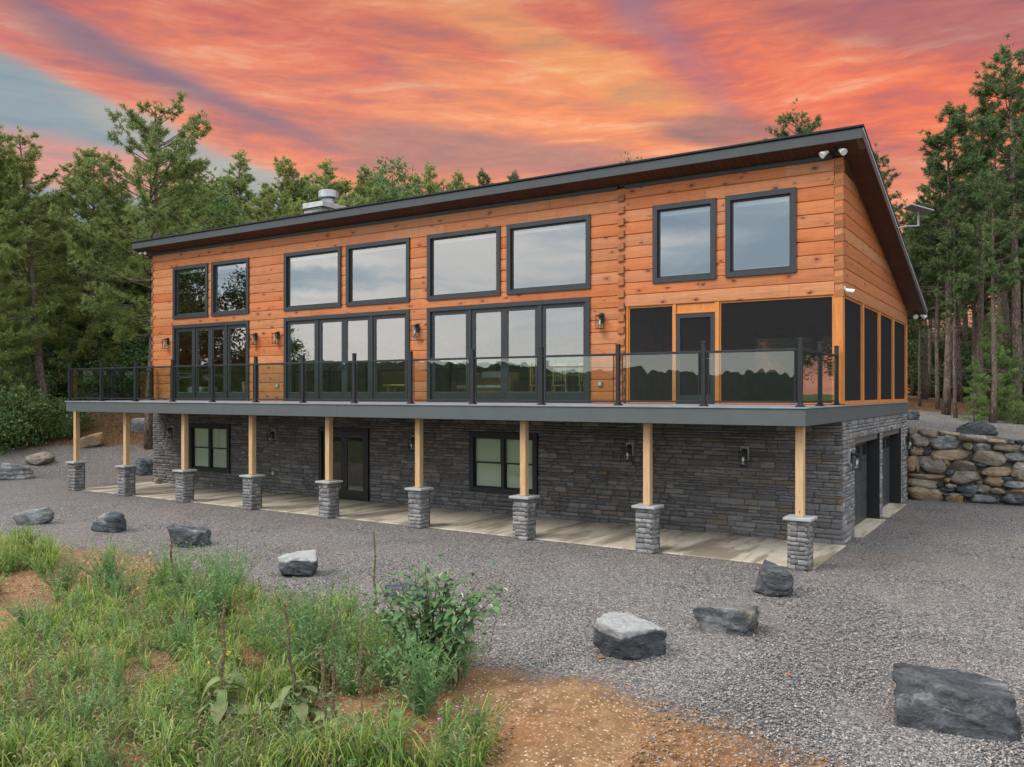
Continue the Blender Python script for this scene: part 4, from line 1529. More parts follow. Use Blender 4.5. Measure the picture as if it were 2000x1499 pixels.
# flat satellite antenna on the rake
an = thing('satellite_antenna', 'flat pale satellite antenna on an arm at the right roof edge', 'antenna', (0.50, 3.9, soffit(3.9) + .1))
MB().tube([(0, 0, 0), (.15, .3, .08), (.32, .72, .14), (.36, .86, .17)], .022, 8).build('arm', M['antenna_grey'], an)
MB().tube([(.36, .86, .15), (.36, .86, .52)], .025, 8).build('mast', M['antenna_grey'], an)
m = MB().cbox(-.30, .30, -.25, .25, -.02, .02, .012)
m.rot(Matrix.Translation((.36, .86, .58)) @ Matrix.Rotation(R(14), 4, 'Y') @ Matrix.Rotation(R(-8), 4, 'X') @ Matrix.Rotation(R(30), 4, 'Z'))
m.build('dish_panel', M['antenna_grey'], an)

# ------------------------------------------------------------------ furniture seen through the glass
def four_leg(t, w, d, h, leg, mat):
    for sx in (-1, 1):
        for sy in (-1, 1):
            box('leg', mat, t, sx * (w / 2 - leg) - leg / 2, sx * (w / 2 - leg) + leg / 2, sy * (d / 2 - leg) - leg / 2, sy * (d / 2 - leg) + leg / 2, 0, h)


def slat_chair(loc, rotz, lab):
    t = thing('dining_chair', lab, 'chair', loc, rotz, 'pale pine dining chairs')
    four_leg(t, .46, .46, .44, .045, M['pale_pine'])
    box('seat', M['pale_pine'], t, -.24, .24, -.24, .24, .441, .475)
    for sx in (-.2, .2):
        box('back_post', M['pale_pine'], t, sx - .022, sx + .022, .19, .235, .476, 1.05)
    for k in range(4):
        box('back_slat', M['pale_pine'], t, -.14 + k * .093 - .016, -.14 + k * .093 + .016, .2, .225, .56, .97)
    box('top_slat', M['pale_pine'], t, -.177, .177, .195, .23, .971, 1.04)
    return t


tb = thing('dining_table', 'pale pine dining table inside the right patio door', 'table', (-7.2, 2.0, DZ))
four_leg(tb, 2.6, 1.0, .72, .09, M['pale_pine'])
box('table_top', M['pale_pine'], tb, -1.35, 1.35, -.52, .52, .721, .765, c=.01)
for i, (x, y, a, w) in enumerate([(-8.1, 1.25, 180, 'leftmost'), (-7.35, 1.2, 176, 'second from the left'), (-6.6, 1.25, 183, 'third from the left'), (-5.62, 2.0, 270, 'at the right table end')]):
    slat_chair((x, y, DZ), R(a), 'pale pine dining chair at the table, ' + w)
lc = thing('log_chair', 'peeled log armchair behind the right pane of the leftmost patio door', 'chair', (-18.95, .72, DZ), R(15))
for sx in (-.3, .3):
    for sy, h in ((-.28, .62), (.28, 1.05)):
        MB().tube([(sx, sy, 0), (sx + .01, sy, h * .5), (sx, sy, h)], [.055, .05, .055], 8).build('log_leg', M['pale_pine'], lc, smooth=True)
    MB().tube([(sx, -.33, .6), (sx, .33, .62)], .045, 8).build('arm_rest', M['pale_pine'], lc, smooth=True)
box('seat', M['linen'], lc, -.29, .29, -.3, .3, .40, .50, c=.03)
for z in (.62, 1.0):
    MB().tube([(-.32, .28, z), (.32, .28, z)], .04, 8).build('back_rail', M['pale_pine'], lc, smooth=True)
for x in (-.15, 0, .15):
    MB().tube([(x, .28, .62), (x, .28, 1.0)], .03, 8).build('back_spindle', M['pale_pine'], lc, smooth=True)
ot = thing('ottoman', 'pale upholstered ottoman behind the left pane of the leftmost patio door', 'ottoman', (-21.8, .75, DZ))
box('cushion', M['linen'], ot, -.42, .42, -.35, .35, .16, .48, c=.05)
four_leg(ot, .7, .55, .158, .06, M['pale_pine'])
bn = thing('side_bench', 'pale pine bench behind the right pane of the middle patio door', 'bench', (-12.5, .65, DZ))
four_leg(bn, 1.0, .45, .46, .08, M['pale_pine'])
box('bench_top', M['pale_pine'], bn, -.55, .55, -.26, .26, .461, .52, c=.01)
box('shelf', M['pale_pine'], bn, -.42, .42, -.19, .19, .15, .18)
sf = thing('sofa', 'sofa with pale throw behind the left pane of the right patio door', 'sofa', (-10.0, 1.5, DZ), R(180))
box('base', M['interior_wood'], sf, -.9, .9, -.42, .42, .05, .36, c=.03)
box('backrest', M['interior_wood'], sf, -.9, .9, -.45, -.2, .361, .85, c=.06)
for sx in (-1, 1):
    box('arm_rest', M['interior_wood'], sf, min(sx * .9, sx * 1.08), max(sx * .9, sx * 1.08), -.45, .42, .05, .62, c=.05)
box('seat_cushion', M['linen'], sf, -.88, .88, -.19, .43, .362, .48, c=.04)
th = MB()
pts = [(-.6, -.17, .87), (-.6, -.48, .89), (-.6, -.50, .5)]
th.add([(x, y, z) for x in (-.35, .35) for y, z in ((-.16, .7), (-.17, .875), (-.33, .89), (-.475, .875), (-.49, .45))], [(0, 1, 6, 5), (1, 2, 7, 6), (2, 3, 8, 7), (3, 4, 9, 8)])
th = th.build('throw_blanket', M['linen'], None, (-10.0, 1.5, DZ))
th.rotation_euler = (0, 0, R(180))
tag(th, 'pale throw blanket hanging over the sofa back', 'blanket')

# ------------------------------------------------------------------ rocks
def ico(sub):
    bm = bmesh.new()
    bmesh.ops.create_icosphere(bm, subdivisions=sub, radius=1)
    V = np.array([v.co[:] for v in bm.verts])
    F = np.array([[v.index for v in f.verts] for f in bm.faces])
    bm.free()
    return V, F


ICO = {k: ico(k) for k in (2, 3, 4, 5)}


def vnoise(P, freq, seed, oct=3):
    """cheap smooth 3-D noise from summed sines"""
    r = np.random.RandomState(seed)
    out = np.zeros(len(P))
    a = 1.0
    for o in range(oct):
        for _ in range(6):
            k = r.normal(size=3)
            k *= freq * (1.9 ** o) / np.linalg.norm(k)
            out += a * np.sin(P @ k + r.uniform(0, 6.3)) / 6
        a *= 0.55
    return out


def rock_mesh(seed, w, d, h, sub=4, nplanes=13, soft=9.0, rough=0.05, top_flat=0.0, angular=1.0):
    r = np.random.RandomState(seed)
    V, F = ICO[sub]
    nplanes += 6
    # six tilted slab faces plus a few knocked-off corners
    N = np.array([(1, 0, 0), (-1, 0, 0), (0, 1, 0), (0, -1, 0), (0, 0, 1), (0, 0, -1)], float) + r.uniform(-.34, .34, (6, 3)) * angular
    H = r.uniform(.60, .78, 6)
    C = r.normal(size=(nplanes - 6, 3))
    C /= np.linalg.norm(C, axis=1)[:, None]
    N = np.vstack([N / np.linalg.norm(N, axis=1)[:, None], C])
    H = np.append(H, r.uniform(.68, .92, nplanes - 6))
    if top_flat:
        H[4] = top_flat * .8
    q = np.maximum(V @ N.T, 1e-3) / H
    p = 4 * soft
    rad = 1.0 / (np.sum(q ** p, axis=1)) ** (1 / p)
    P = V * rad[:, None]
    P *= (1 + rough * vnoise(P, 3.2, seed + 1) + rough * 0.55 * np.abs(vnoise(P, 9.0, seed + 2)) - rough * .5 * np.abs(vnoise(P, 5.0, seed + 3)))[:, None]
    # strata ledges
    ax = r.normal(size=3) * np.array([.4, .4, 1])
    ax /= np.linalg.norm(ax)
    s = P @ ax
    P += (V * (0.011 * np.sign(np.sin(s * 17 + 2 * vnoise(P, 2, seed + 5))))[:, None]) * (rough / .05)
    lo, hi = P.min(0), P.max(0)
    P = (P - (lo + hi) / 2) / (hi - lo)
    P = P * np.array([w, d, h])
    P[:, 2] += h / 2
    m = mesh_np('boulder', P, F, False)
    return m


BOULD = [  # picture x, base y, width px, height px, depth ratio, material, turn, flat top, label
    (16, 939, 74, 40, .7, 'rock_pale', 10, .75, 'flat pale boulder cut by the left picture edge'),
    (71, 911, 52, 23, .8, 'rock_mixed', -15, 0, 'low grey boulder below the bushes left of the deck'),
    (173, 877, 56, 24, .55, 'rock_tan', 24, .5, 'long tan slab-like boulder tilted on the left bank'),
    (280, 846, 52, 27, .6, 'rock_pale', 12, .6, 'long grey boulder high on the bank at the left house wall'),
    (281, 930, 46, 36, .8, 'rock_grey', 30, 0, 'dark angular boulder at the foot of the left house corner'),
    (58, 1027, 70, 36, .6, 'rock_pale', 22, .5, 'pale flat-topped boulder at the left behind the weeds'),
    (206, 1041, 60, 42, .8, 'rock_grey', -20, 0, 'dark grey boulder on the gravel, second from the left picture edge'),
    (360, 1071, 80, 45, .8, 'rock_dark', 5, 0, 'black blocky boulder in front of the third deck column'),
    (576, 1130, 76, 50, .8, 'rock_pale_top', 12, .7, 'boulder with a white top left of the leafy shrub'),
    (790, 1184, 92, 40, .8, 'rock_grey', 0, 0, 'grey boulder hidden behind the leafy shrub'),
    (1226, 1292, 128, 84, .9, 'rock_pale_top', 32, .62, 'grey boulder with flat whitish top in the middle foreground'),
    (1427, 1240, 122, 56, .7, 'rock_lumpy', -20, 0, 'low lumpy boulder with tan face in the foreground gravel'),
    (1516, 1167, 88, 66, .8, 'rock_dark', -38, 0, 'dark tilted boulder with pale streaks before the right corner column'),
    (1902, 1440, 240, 94, .85, 'rock_dark', -14, .62, 'largest dark boulder at the lower right picture edge'),
    (1914, 851, 70, 26, .6, 'rock_grey', -14, .7, 'dark leaning boulder on top of the boulder wall'),
    (1783, 822, 30, 20, .8, 'rock_grey', 10, .6, 'small dark boulder behind the rear house corner'),
]
for i, (px, py, wp, hp, dr, mt, rz, tf, lab) in enumerate(BOULD):
    g = ground_at(px, py - 1)
    z = (g - CAM) @ FWD
    s = z / FPX
    w, h = wp * s, hp * s * 0.92
    m = rock_mesh(40 + i * 3, w * 1.02, w * dr, h * 1.3, 5 if wp > 70 else 4, top_flat=tf, rough=.085, soft=14)
    push = FWD[:2] * (w * dr * 0.40)
    x, y = g[0] + push[0], g[1] + push[1]
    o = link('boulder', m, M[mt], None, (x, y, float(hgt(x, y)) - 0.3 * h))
    o.rotation_euler = (0, R(-18) if 'tilted on' in lab else 0, YAW + R(rz))
    tag(o, lab, 'boulder', 'boulders lying on the gravel')
o = link('boulder', rock_mesh(99, .26, .24, .2, 3), M['rock_mixed'], None, (-22.95, -0.25, 0.01))
tag(o, 'small loose stone on the patio at the left end of the stone wall', 'boulder', 'boulders lying on the gravel')

# boulder retaining wall, stone by stone
wall = thing('boulder_wall', 'dry-laid retaining wall of tan and grey boulders beside the garage', 'retaining wall', (4.0, 9.4, 0))
T, G, D, L_, X_ = 'rock_tan', 'rock_grey', 'rock_dark', 'rock_pale', 'rock_mixed'
WS = [(735, 300, 858, 378, G), (858, 312, 1060, 412, L_), (1062, 345, 1282, 412, T), (1278, 388, 1592, 472, G), (1590, 428, 1812, 478, T), (1810, 428, 1907, 478, D), (1905, 438, 2010, 498, D),
      (735, 375, 960, 522, X_), (955, 395, 1308, 548, L_), (1312, 468, 1445, 548, X_), (1438, 472, 1645, 582, L_), (1648, 468, 1975, 584, X_), (1970, 495, 2120, 585, L_),
      (745, 513, 908, 624, T), (900, 545, 988, 632, D), (982, 542, 1418, 658, T), (1430, 572, 1788, 728, X_), (1786, 583, 2060, 694, G),
      (725, 618, 808, 768, T), (800, 628, 876, 795, L_), (868, 628, 1168, 798, X_), (1130, 655, 1198, 728, T), (1192, 655, 1518, 784, X_), (1488, 678, 1622, 732, D), (1516, 728, 1868, 834, T), (1866, 696, 2090, 852, L_),
      (725, 798, 1118, 888, T), (722, 862, 1050, 962, L_), (1112, 838, 1200, 894, T), (1165, 768, 1242, 845, D), (1198, 783, 1538, 918, X_), (1480, 888, 1552, 944, L_), (1552, 824, 1764, 948, T), (1762, 830, 1880, 876, D), (1762, 868, 2080, 968, G), (1885, 786, 2060, 888, X_),
      (728, 953, 1104, 1124, T), (1042, 892, 1142, 950, D), (1138, 903, 1258, 950, X_), (1042, 942, 1240, 1010, D), (1252, 918, 1508, 1014, D), (1500, 933, 1645, 1024, L_), (1636, 963, 1804, 1030, X_), (1796, 962, 2080, 1040, T),
      (1062, 1003, 1334, 1045, D), (1118, 1028, 1334, 1145, T), (1322, 1000, 1484, 1066, D), (1386, 1033, 1728, 1138, G), (1720, 1018, 2060, 1155, D)]
r_ = random.Random(6)
def wall_point(px, py, Y=9.42):
    d = FWD + RGT * ((px - 1000) / FPX) + np.array([0, 0, 1]) * ((HORIZON - py) / FPX)
    return CAM + d * ((Y - CAM[1]) / d[1])
cells = []
for (a, b, c, d, mt) in WS:
    p = wall_point(1640 + a / 5.556, 780 + b / 5.556)
    q = wall_point(1640 + c / 5.556, 780 + d / 5.556)
    cells.append((p[0], q[0], min(p[2], q[2]), max(p[2], q[2]), {G: X_ if len(cells) % 3 == 0 else L_, L_: X_ if len(cells) % 2 else L_, D: G if len(cells) % 3 else D}.get(mt, mt)))
# the wall runs on beyond the picture
x = 3.35
while x < 9:
    z = -.05
    xw = r_.uniform(.6, 1.0)
    while z < 1.55:
        hh = r_.uniform(.22, .4)
        cells.append((x + r_.uniform(-.08, .08), x + xw, z, z + hh, r_.choice([T, G, D, L_, X_])))
        z += hh * .96
    x += xw * .97
for i, (xa, xb, za, zb, mt) in enumerate(cells):
    w, h = (xb - xa) * 1.13, (zb - za) * 1.22
    m = rock_mesh(300 + i, w, .62, h, 3, nplanes=11, rough=.075, soft=12)
    o = link('stone', m, M[mt], wall)
    zc = za - .04
    o.location = (((xa + xb) / 2) - 4.0, 0.22 + 0.10 * (za / 2.1) + r_.uniform(-.05, .05), zc)
    o.rotation_euler = (R(r_.uniform(-6, 6)), R(r_.uniform(-4, 4)), R(r_.uniform(-8, 8)))

# ------------------------------------------------------------------ loose stones (uncountable)
def scatter_stones(name, pts, smin, smax, mat, label, seed):
    r = np.random.RandomState(seed)
    n = len(pts)
    O = np.array([(1, 0, 0), (-1, 0, 0), (0, 1, 0), (0, -1, 0), (0, 0, 1), (0, 0, -1)], float)
    F = np.array([(0, 2, 4), (2, 1, 4), (1, 3, 4), (3, 0, 4), (2, 0, 5), (1, 2, 5), (3, 1, 5), (0, 3, 5)])
    S = r.uniform(smin, smax, (n, 1, 1)) * r.uniform(.6, 1.2, (n, 1, 3)) * np.array([1, 1, .65])
    V = (O[None] + r.uniform(-.28, .28, (n, 6, 3))) * S
    a = r.uniform(0, 6.3, n)
    c, s = np.cos(a)[:, None], np.sin(a)[:, None]
    V = np.stack([V[..., 0] * c - V[..., 1] * s, V[..., 0] * s + V[..., 1] * c, V[..., 2]], -1)
    V[..., 2] += S[:, :, 2] * .25
    V = V + pts[:, None, :]
    FF = (F[None] + (np.arange(n) * 6)[:, None, None]).reshape(-1, 3)
    o = link(name, mesh_np(name, V.reshape(-1, 3), FF), M[mat])
    return tag(o, label, 'gravel', kind='stuff')


def sample_view(n, px0, px1, py0, py1, seed, keep):
    """spread points evenly over the part of the yard that is in view"""
    r = np.random.RandomState(seed)
    px = r.uniform(px0, px1, n)
    py = py0 + (py1 - py0) * r.uniform(0, 1, n)
    z = FPX * CAM[2] / (py - HORIZON)
    X = CAM[0] + FWD[0] * z + RGT[0] * (px - 1000) / FPX * z
    Y = CAM[1] + FWD[1] * z + RGT[1] * (px - 1000) / FPX * z
    k = keep(X, Y, r)
    X, Y = X[k], Y[k]
    return np.stack([X, Y, hgt(X, Y)], -1)


def on_gravel(X, Y, r):
    d = np.interp(X, XE, YE) - Y
    yard = (Y < -2.9) | (X > 0.2)
    return (d < r.uniform(-.9, .2, len(X)) + (r.uniform(0, 1, len(X)) < .25) * r.uniform(0, 1.6, len(X))) & yard & (Y < 9)


def on_clay(X, Y, r):
    d = np.interp(X, XE, YE) - Y
    return (d > r.uniform(-.3, 0.6, len(X)))


scatter_stones('gravel_stones', sample_view(90000, -80, 2080, 985, 1520, 1, on_gravel), .009, .021, 'pebble', 'loose grey gravel stones covering the yard', 2)
scatter_stones('clay_chips', sample_view(34000, -80, 2080, 1040, 1540, 5, on_clay), .006, .024, 'clay_stone', 'tan and rust stone chips on the bare clay', 6)

# ------------------------------------------------------------------ trees
def unit(v):
    return v / np.maximum(np.linalg.norm(v, axis=-1, keepdims=True), 1e-6)


def tufts(C, A, r, per, ln, wd, spread=0.9):
    """needle tufts: per thin triangles at each centre C around axis A"""
    n = len(C)
    d = unit(A[:, None, :] * 0.55 + r.normal(size=(n, per, 3)) * spread * .6)
    L = ln * r.uniform(.65, 1.2, (n, per, 1))
    side = unit(np.cross(d, r.normal(size=(n, per, 3)))) * wd
    b = C[:, None, :] + r.normal(size=(n, per, 3)) * ln * .16
    tip = b + d * L
    tip[..., 2] -= 0.10 * L[..., 0]
    V = np.stack([b - side, b + side, tip], 2).reshape(-1, 3)
    return V, np.arange(len(V)).reshape(-1, 3)


def leaf_quads(C, r, size, up=0.5):
    n = len(C)
    nrm = unit(r.normal(size=(n, 3)) + np.array([0, 0, up]))
    a = unit(np.cross(nrm, r.normal(size=(n, 3))))
    b = np.cross(nrm, a)
    s = size * r.uniform(.6, 1.25, (n, 1))
    V = np.stack([C - a * s, C + b * s * .5, C + a * s, C - b * s * .5], 1).reshape(-1, 3)
    return V, np.arange(len(V)).reshape(-1, 4)


def pine_proto(seed, H, cb, spread, whorl=0.42, nb=5, tipdens=1.0, lean=(0, 0), per=13, ln=.19, wd=.018, round_top=0.6, trunk_r=.19, dead=6, mat='needles', gaps=0.12):
    r = np.random.RandomState(seed)
    tm = MB()
    zs = np.linspace(0, 1, 12)
    wob = np.cumsum(r.normal(0, .05, (12, 2)), axis=0) * H / 15

    def axis(t):
        return np.array([np.interp(t, zs, wob[:, 0]) + lean[0] * t, np.interp(t, zs, wob[:, 1]) + lean[1] * t, t * H])
    tm.tube([axis(t) for t in zs], [trunk_r * (1.15 if t == 0 else 1) * (1 - .93 * t ** 1.1) + .012 for t in zs], 8)
    C, A = [], []
    z = cb * H
    while z < H * .985:
        t = (z / H - cb) / (1 - cb)
        prof = min(1, .55 + 1.6 * t) * (1 - t) ** round_top + .05
        for k in range(nb if t < .85 else 4):
            if r.uniform() < gaps:
                continue
            L = spread * prof * r.uniform(.55, 1.18)
            a = r.uniform(0, 2 * math.pi)
            rise = -.12 + .75 * t + r.normal(0, .12)
            p0 = axis(z / H + r.uniform(-.008, .008))
            hd = np.array([math.cos(a), math.sin(a), 0])
            pts = []
            for q in np.linspace(0, 1, 5):
                side = np.array([-hd[1], hd[0], 0]) * math.sin(q * 3 + a) * .08 * L
                pts.append(p0 + hd * L * q + np.array([0, 0, L * (rise * q + .22 * q * q)]) + side)
            rb = .012 + .022 * L / 3
            tm.tube(pts, [rb * (1 - .75 * q) + .004 for q in np.linspace(0, 1, 5)], 5, False)
            ntw = max(4, int(L * 9 * tipdens))
            P = np.array(pts)
            for j in range(ntw):
                q = r.uniform(.28, 1.0) ** .7
                base = np.array([np.interp(q, np.linspace(0, 1, 5), P[:, i]) for i in range(3)])
                tw = unit(hd * .7 + r.normal(size=3) * np.array([.8, .8, .45]) + np.array([0, 0, .35]))
                tl = r.uniform(.08, .42) * (0.5 + 0.18 * L)
                C.append(base + tw * tl)
                A.append(tw + np.array([0, 0, .3]))
                if r.uniform() < .7:
                    C.append(base + tw * tl * .55)
                    A.append(tw)
        z += whorl * r.uniform(.75, 1.25) * (1.0 if t < .7 else .7)
    top = axis(1.0)
    for _ in range(10):
        C.append(top + r.normal(size=3) * np.array([.08, .08, .22]))
        A.append(np.array([0, 0, 1.0]))
    for _ in range(dead):
        t = r.uniform(.12, max(cb, .2))
        a = r.uniform(0, 6.3)
        p0 = axis(t)
        L = r.uniform(.5, 1.6)
        hd = np.array([math.cos(a), math.sin(a), 0])
        tm.tube([p0, p0 + hd * L * .5 + np.array([0, 0, .05]), p0 + hd * L + np.array([0, 0, r.uniform(-.25, .15)])], [.025, .018, .006], 5, False)
    V, F = tufts(np.array(C), np.array(A), r, per, ln, wd)
    return tm.mesh('trunk', True), mesh_np('crown', V, F), mat


def broad_proto(seed, H, cb, rx, nclump, per, size, mat='leaves', trunk_r=.16, low=False):
    r = np.random.RandomState(seed)
    tm = MB()
    top = np.array([r.normal(0, .3), r.normal(0, .3), H * .85])
    tm.tube([top * q + np.array([math.sin(q * 5) * .12, 0, 0]) for q in np.linspace(0, 1, 7)], [trunk_r * (1 - .8 * q) + .01 for q in np.linspace(0, 1, 7)], 7)
    C = []
    zc, rz = H * (1 + cb) / 2, H * (1 - cb) / 2
    for i in range(nclump):
        d = unit(r.normal(size=3))
        rad = r.uniform(.35, 1.0) ** .5
        c = np.array([d[0] * rx * rad, d[1] * rx * rad, zc + d[2] * rz * rad])
        c[:2] *= 1.0 - .35 * max(0, (c[2] - zc) / rz)
        c = c * np.array([1, 1, 1]) + r.normal(0, .15, 3)
        if i % 3 == 0:
            q = min(.95, max(.15, (c[2] - rx * .5) / (H * .85)))
            p0 = top * q
            tm.tube([p0, (p0 + c) / 2 + np.array([0, 0, .15]), c], [.05, .03, .008], 5, False)
        cs = r.uniform(.32, .75) * (rx / 2.6) ** .5
        C.append(c + r.normal(size=(per, 3)) * cs * np.array([.62, .62, .42]))
    V, F = leaf_quads(np.vstack(C), r, size)
    return tm.mesh('trunk', True), mesh_np('crown', V, F), mat


PROTO = {
    'broad_pine': pine_proto(1, 15, .34, 4.2, whorl=.50, nb=6, tipdens=1.3, gaps=.16, round_top=.55, trunk_r=.21, dead=7),
    'leaning_pine': pine_proto(2, 15, .42, 3.0, whorl=.42, nb=5, tipdens=1.4, lean=(-1.3, .3), trunk_r=.22, dead=8),
    'full_pine': pine_proto(3, 15, .12, 3.1, whorl=.36, nb=6, tipdens=1.5, gaps=.06, dead=2),
    'slim_pine': pine_proto(4, 15, .48, 2.0, whorl=.36, nb=5, tipdens=1.5, round_top=.7, trunk_r=.15, dead=16, mat='needles_dark', wd=.02),
    'open_pine': pine_proto(5, 15, .52, 2.5, whorl=.44, nb=5, tipdens=1.4, round_top=.6, trunk_r=.19, dead=14, mat='needles_dark', gaps=.16),
    'brush_pine': pine_proto(6, 15, .30, 2.0, whorl=.34, nb=5, tipdens=1.7, round_top=.75, per=12),
    'young_pine': pine_proto(7, 5, .06, 1.2, whorl=.36, nb=4, tipdens=2.6, gaps=.2, ln=.15, wd=.012, trunk_r=.05, dead=0, mat='needles_young', round_top=.9),
    'broad_tree': broad_proto(8, 13, .22, 3.0, 170, 95, .12),
    'broad_tree_b': broad_proto(9, 12, .15, 2.7, 150, 95, .11, 'leaves_dark'),
    'bush': broad_proto(10, 3.4, .0, 1.7, 90, 200, .055, 'leaves_dark', .05),
    'low_bush': broad_proto(12, 1.6, .0, 1.1, 46, 120, .06, 'leaves', .03),
}
TREE_CAT = {'bush': 'bush', 'low_bush': 'bush'}
HREF = {'young_pine': 5, 'bush': 3.4, 'low_bush': 1.6, 'broad_tree': 13, 'broad_tree_b': 12}
NAME = {'broad_tree': 'broadleaf_tree', 'broad_tree_b': 'broadleaf_tree', 'bush': 'bush', 'low_bush': 'bush', 'young_pine': 'young_pine_tree'}
tr_ = random.Random(77)


def plant_foot(kind, px, foot, top, label, group=None, wide=1.0, rz=None):
    g = ground_at(px, foot)
    d = float((g - CAM) @ FWD)
    return plant_tree(kind, px, d, top, label, group, wide, rz)


def plant_tree(kind, px, depth, top, label, group=None, wide=1.0, rz=None, pos=None, height=None):
    x, y, z = at_depth(px, depth) if pos is None else (pos[0], pos[1], float(hgt(pos[0], pos[1])))
    h = (HORIZON - top) * depth / FPX + CAM[2] - z if height is None else height
    s = max(.2, h / HREF.get(kind, 15))
    t = thing(NAME.get(kind, 'pine_tree'), label, TREE_CAT.get(kind, 'tree'), (x, y, z - .05), tr_.uniform(0, 6.3) if rz is None else rz, group)
    w = wide * (s if s < 1.1 else s ** .8)
    t.scale = (w, w, s)
    tm, cm, mt = PROTO[kind]
    link('stems' if 'bush' in kind else 'trunk', tm, M['pine_bark'], t)
    link('foliage' if 'bush' in kind else 'crown', cm, M[mt], t)
    return t


# left woods, named one by one
plant_tree('broad_pine', 289, 36.5, 216, 'tall pine with broad open crown standing at the left house corner', 'trees left of the house', 1.0, 1.0)
plant_foot('leaning_pine', 94, 832, 262, 'leaning pine with bare reddish lower trunk left of the deck', 'trees left of the house', 1.05, YAW)
plant_tree('full_pine', -25, 37, 250, 'dense pine cut by the left picture edge', 'trees left of the house')
plant_tree('full_pine', 176, 42, 300, 'pine filling the gap between leaning pine and corner pine', 'trees left of the house', 1.15)
plant_tree('full_pine', 30, 43, 330, 'bushy pine behind the leaning pine', 'trees left of the house', 1.15)
plant_tree('brush_pine', 235, 45, 372, 'shaded pine just left of the corner pine trunk', 'trees left of the house', 1.5)
plant_tree('full_pine', 350, 46, 325, 'bushy pine over the left end of the roof', 'trees behind the roof', 1.2)
plant_tree('broad_tree', 408, 50, 338, 'rounded green tree over the left roof, right of the corner pine', 'trees behind the roof', 1.1)
for px, dp, tp, kd, wd, lab in [
    (476, 52, 300, 'brush_pine', 1.1, 'tuft-topped pine over the roof left of the chimney'), (556, 54, 315, 'full_pine', .95, 'wide-topped pine over the roof nearest left of the chimney'),
    (520, 46, 378, 'full_pine', 1.2, 'lighter low pine before the tuft-topped pine left of the chimney'), (585, 50, 395, 'full_pine', 1.1, 'low pine directly left of the chimney'),
    (645, 54, 318, 'brush_pine', 1.2, 'pine rising directly behind the chimney cowl'), (708, 54, 328, 'brush_pine', .9, 'slim pine first to the right of the chimney'),
    (770, 52, 308, 'broad_tree_b', .8, 'round-headed leafy tree right of the chimney'), (738, 48, 372, 'full_pine', 1.2, 'low leafy pine before the round-headed tree'),
    (838, 54, 322, 'brush_pine', .85, 'narrow pine right of the round-headed leafy tree'), (892, 54, 338, 'brush_pine', .8, 'narrow pine, second right of the round-headed tree'),
    (940, 54, 338, 'slim_pine', .8, 'small thin pine top, second last along the roof edge'), (1003, 54, 340, 'slim_pine', .8, 'small pine tip farthest right along the rising roof edge'),
    (680, 47, 385, 'full_pine', 1.1, 'low pine top just right of the chimney'), (800, 47, 378, 'full_pine', 1.0, 'low pine top below the narrow pines'),
    (1247, 46, 302, 'broad_tree', .8, 'leafy treetop just showing above the middle of the roof'),
    (1552, 42, 217, 'open_pine', 1.0, 'pine tip above the high right part of the roof')]:
    plant_tree(kd, px, dp, tp, lab, 'trees behind the roof', wd)
for px, tp, kd, lab in [(318, 372, 'full_pine', 'low pine top over the left roof end beside the corner pine'), (440, 352, 'full_pine', 'low pine top left of the tuft-topped pine'), (606, 348, 'full_pine', 'pine top just left above the chimney cap'), (668, 352, 'brush_pine', 'pine top filling the gap right of the chimney cowl'),
                        (860, 362, 'full_pine', 'low pine top between the two narrow pines'), (915, 366, 'full_pine', 'low pine top between the narrow and the small thin pine'), (740, 342, 'full_pine', 'pine top left of the round-headed leafy tree'), (810, 346, 'brush_pine', 'pine top touching the round-headed tree on its right')]:
    plant_tree(kd, px, 57, tp, lab, 'trees behind the roof', 1.25)
# understorey on the left bank
for px, ft, tp, kd, wd, lab in [
    (-30, 862, 690, 'bush', .8, 'tall dark bush at the left picture edge below the pines'), (160, 797, 600, 'broad_tree_b', .55, 'dark leafy young tree right of the leaning pine trunk'),
    (222, 793, 570, 'broad_tree_b', .55, 'dark leafy young tree behind the left railing'), (28, 800, 560, 'broad_tree_b', .6, 'dark leafy young tree left of the leaning pine trunk'),
    (125, 846, 785, 'low_bush', 1.0, 'green bush at the foot of the leaning pine'), (38, 868, 768, 'low_bush', 1.1, 'green bush above the low grey boulder at the left'),
    (70, 866, 808, 'low_bush', .9, 'green bush between the leaning pine foot and the low grey boulder'),
    (132, 856, 815, 'low_bush', .7, 'small green bush behind the leftmost deck column'), (-6, 882, 800, 'low_bush', .9, 'green bush cut by the left picture edge'),
    (40, 822, 700, 'bush', .75, 'dark bush directly behind the leaning pine trunk')]:
    plant_foot(kd, px, ft, tp, lab, 'bushes and young trees on the left bank', wd)
for i, (px, dp, tp) in enumerate([(-60, 47, 420), (10, 50, 430), (75, 52, 440), (130, 50, 430), (190, 53, 430), (250, 52, 440), (310, 54, 430), (370, 56, 430), (-20, 60, 400), (100, 62, 400), (220, 62, 400), (330, 64, 395)]):
    plant_tree(('broad_tree_b', 'broad_tree_b', 'full_pine')[i % 3], px, dp, tp, 'dark tree deep in the woods left of the house', 'dark trees deep in the left woods', 1.3)
for i, (px, dp) in enumerate([(150, 44), (200, 45), (255, 44), (285, 46), (30, 44), (100, 45), (330, 47)]):
    plant_tree('bush', px, dp, 640, 'dark undergrowth bush deep in the woods left of the house', 'undergrowth bushes deep in the left woods', 1.35)
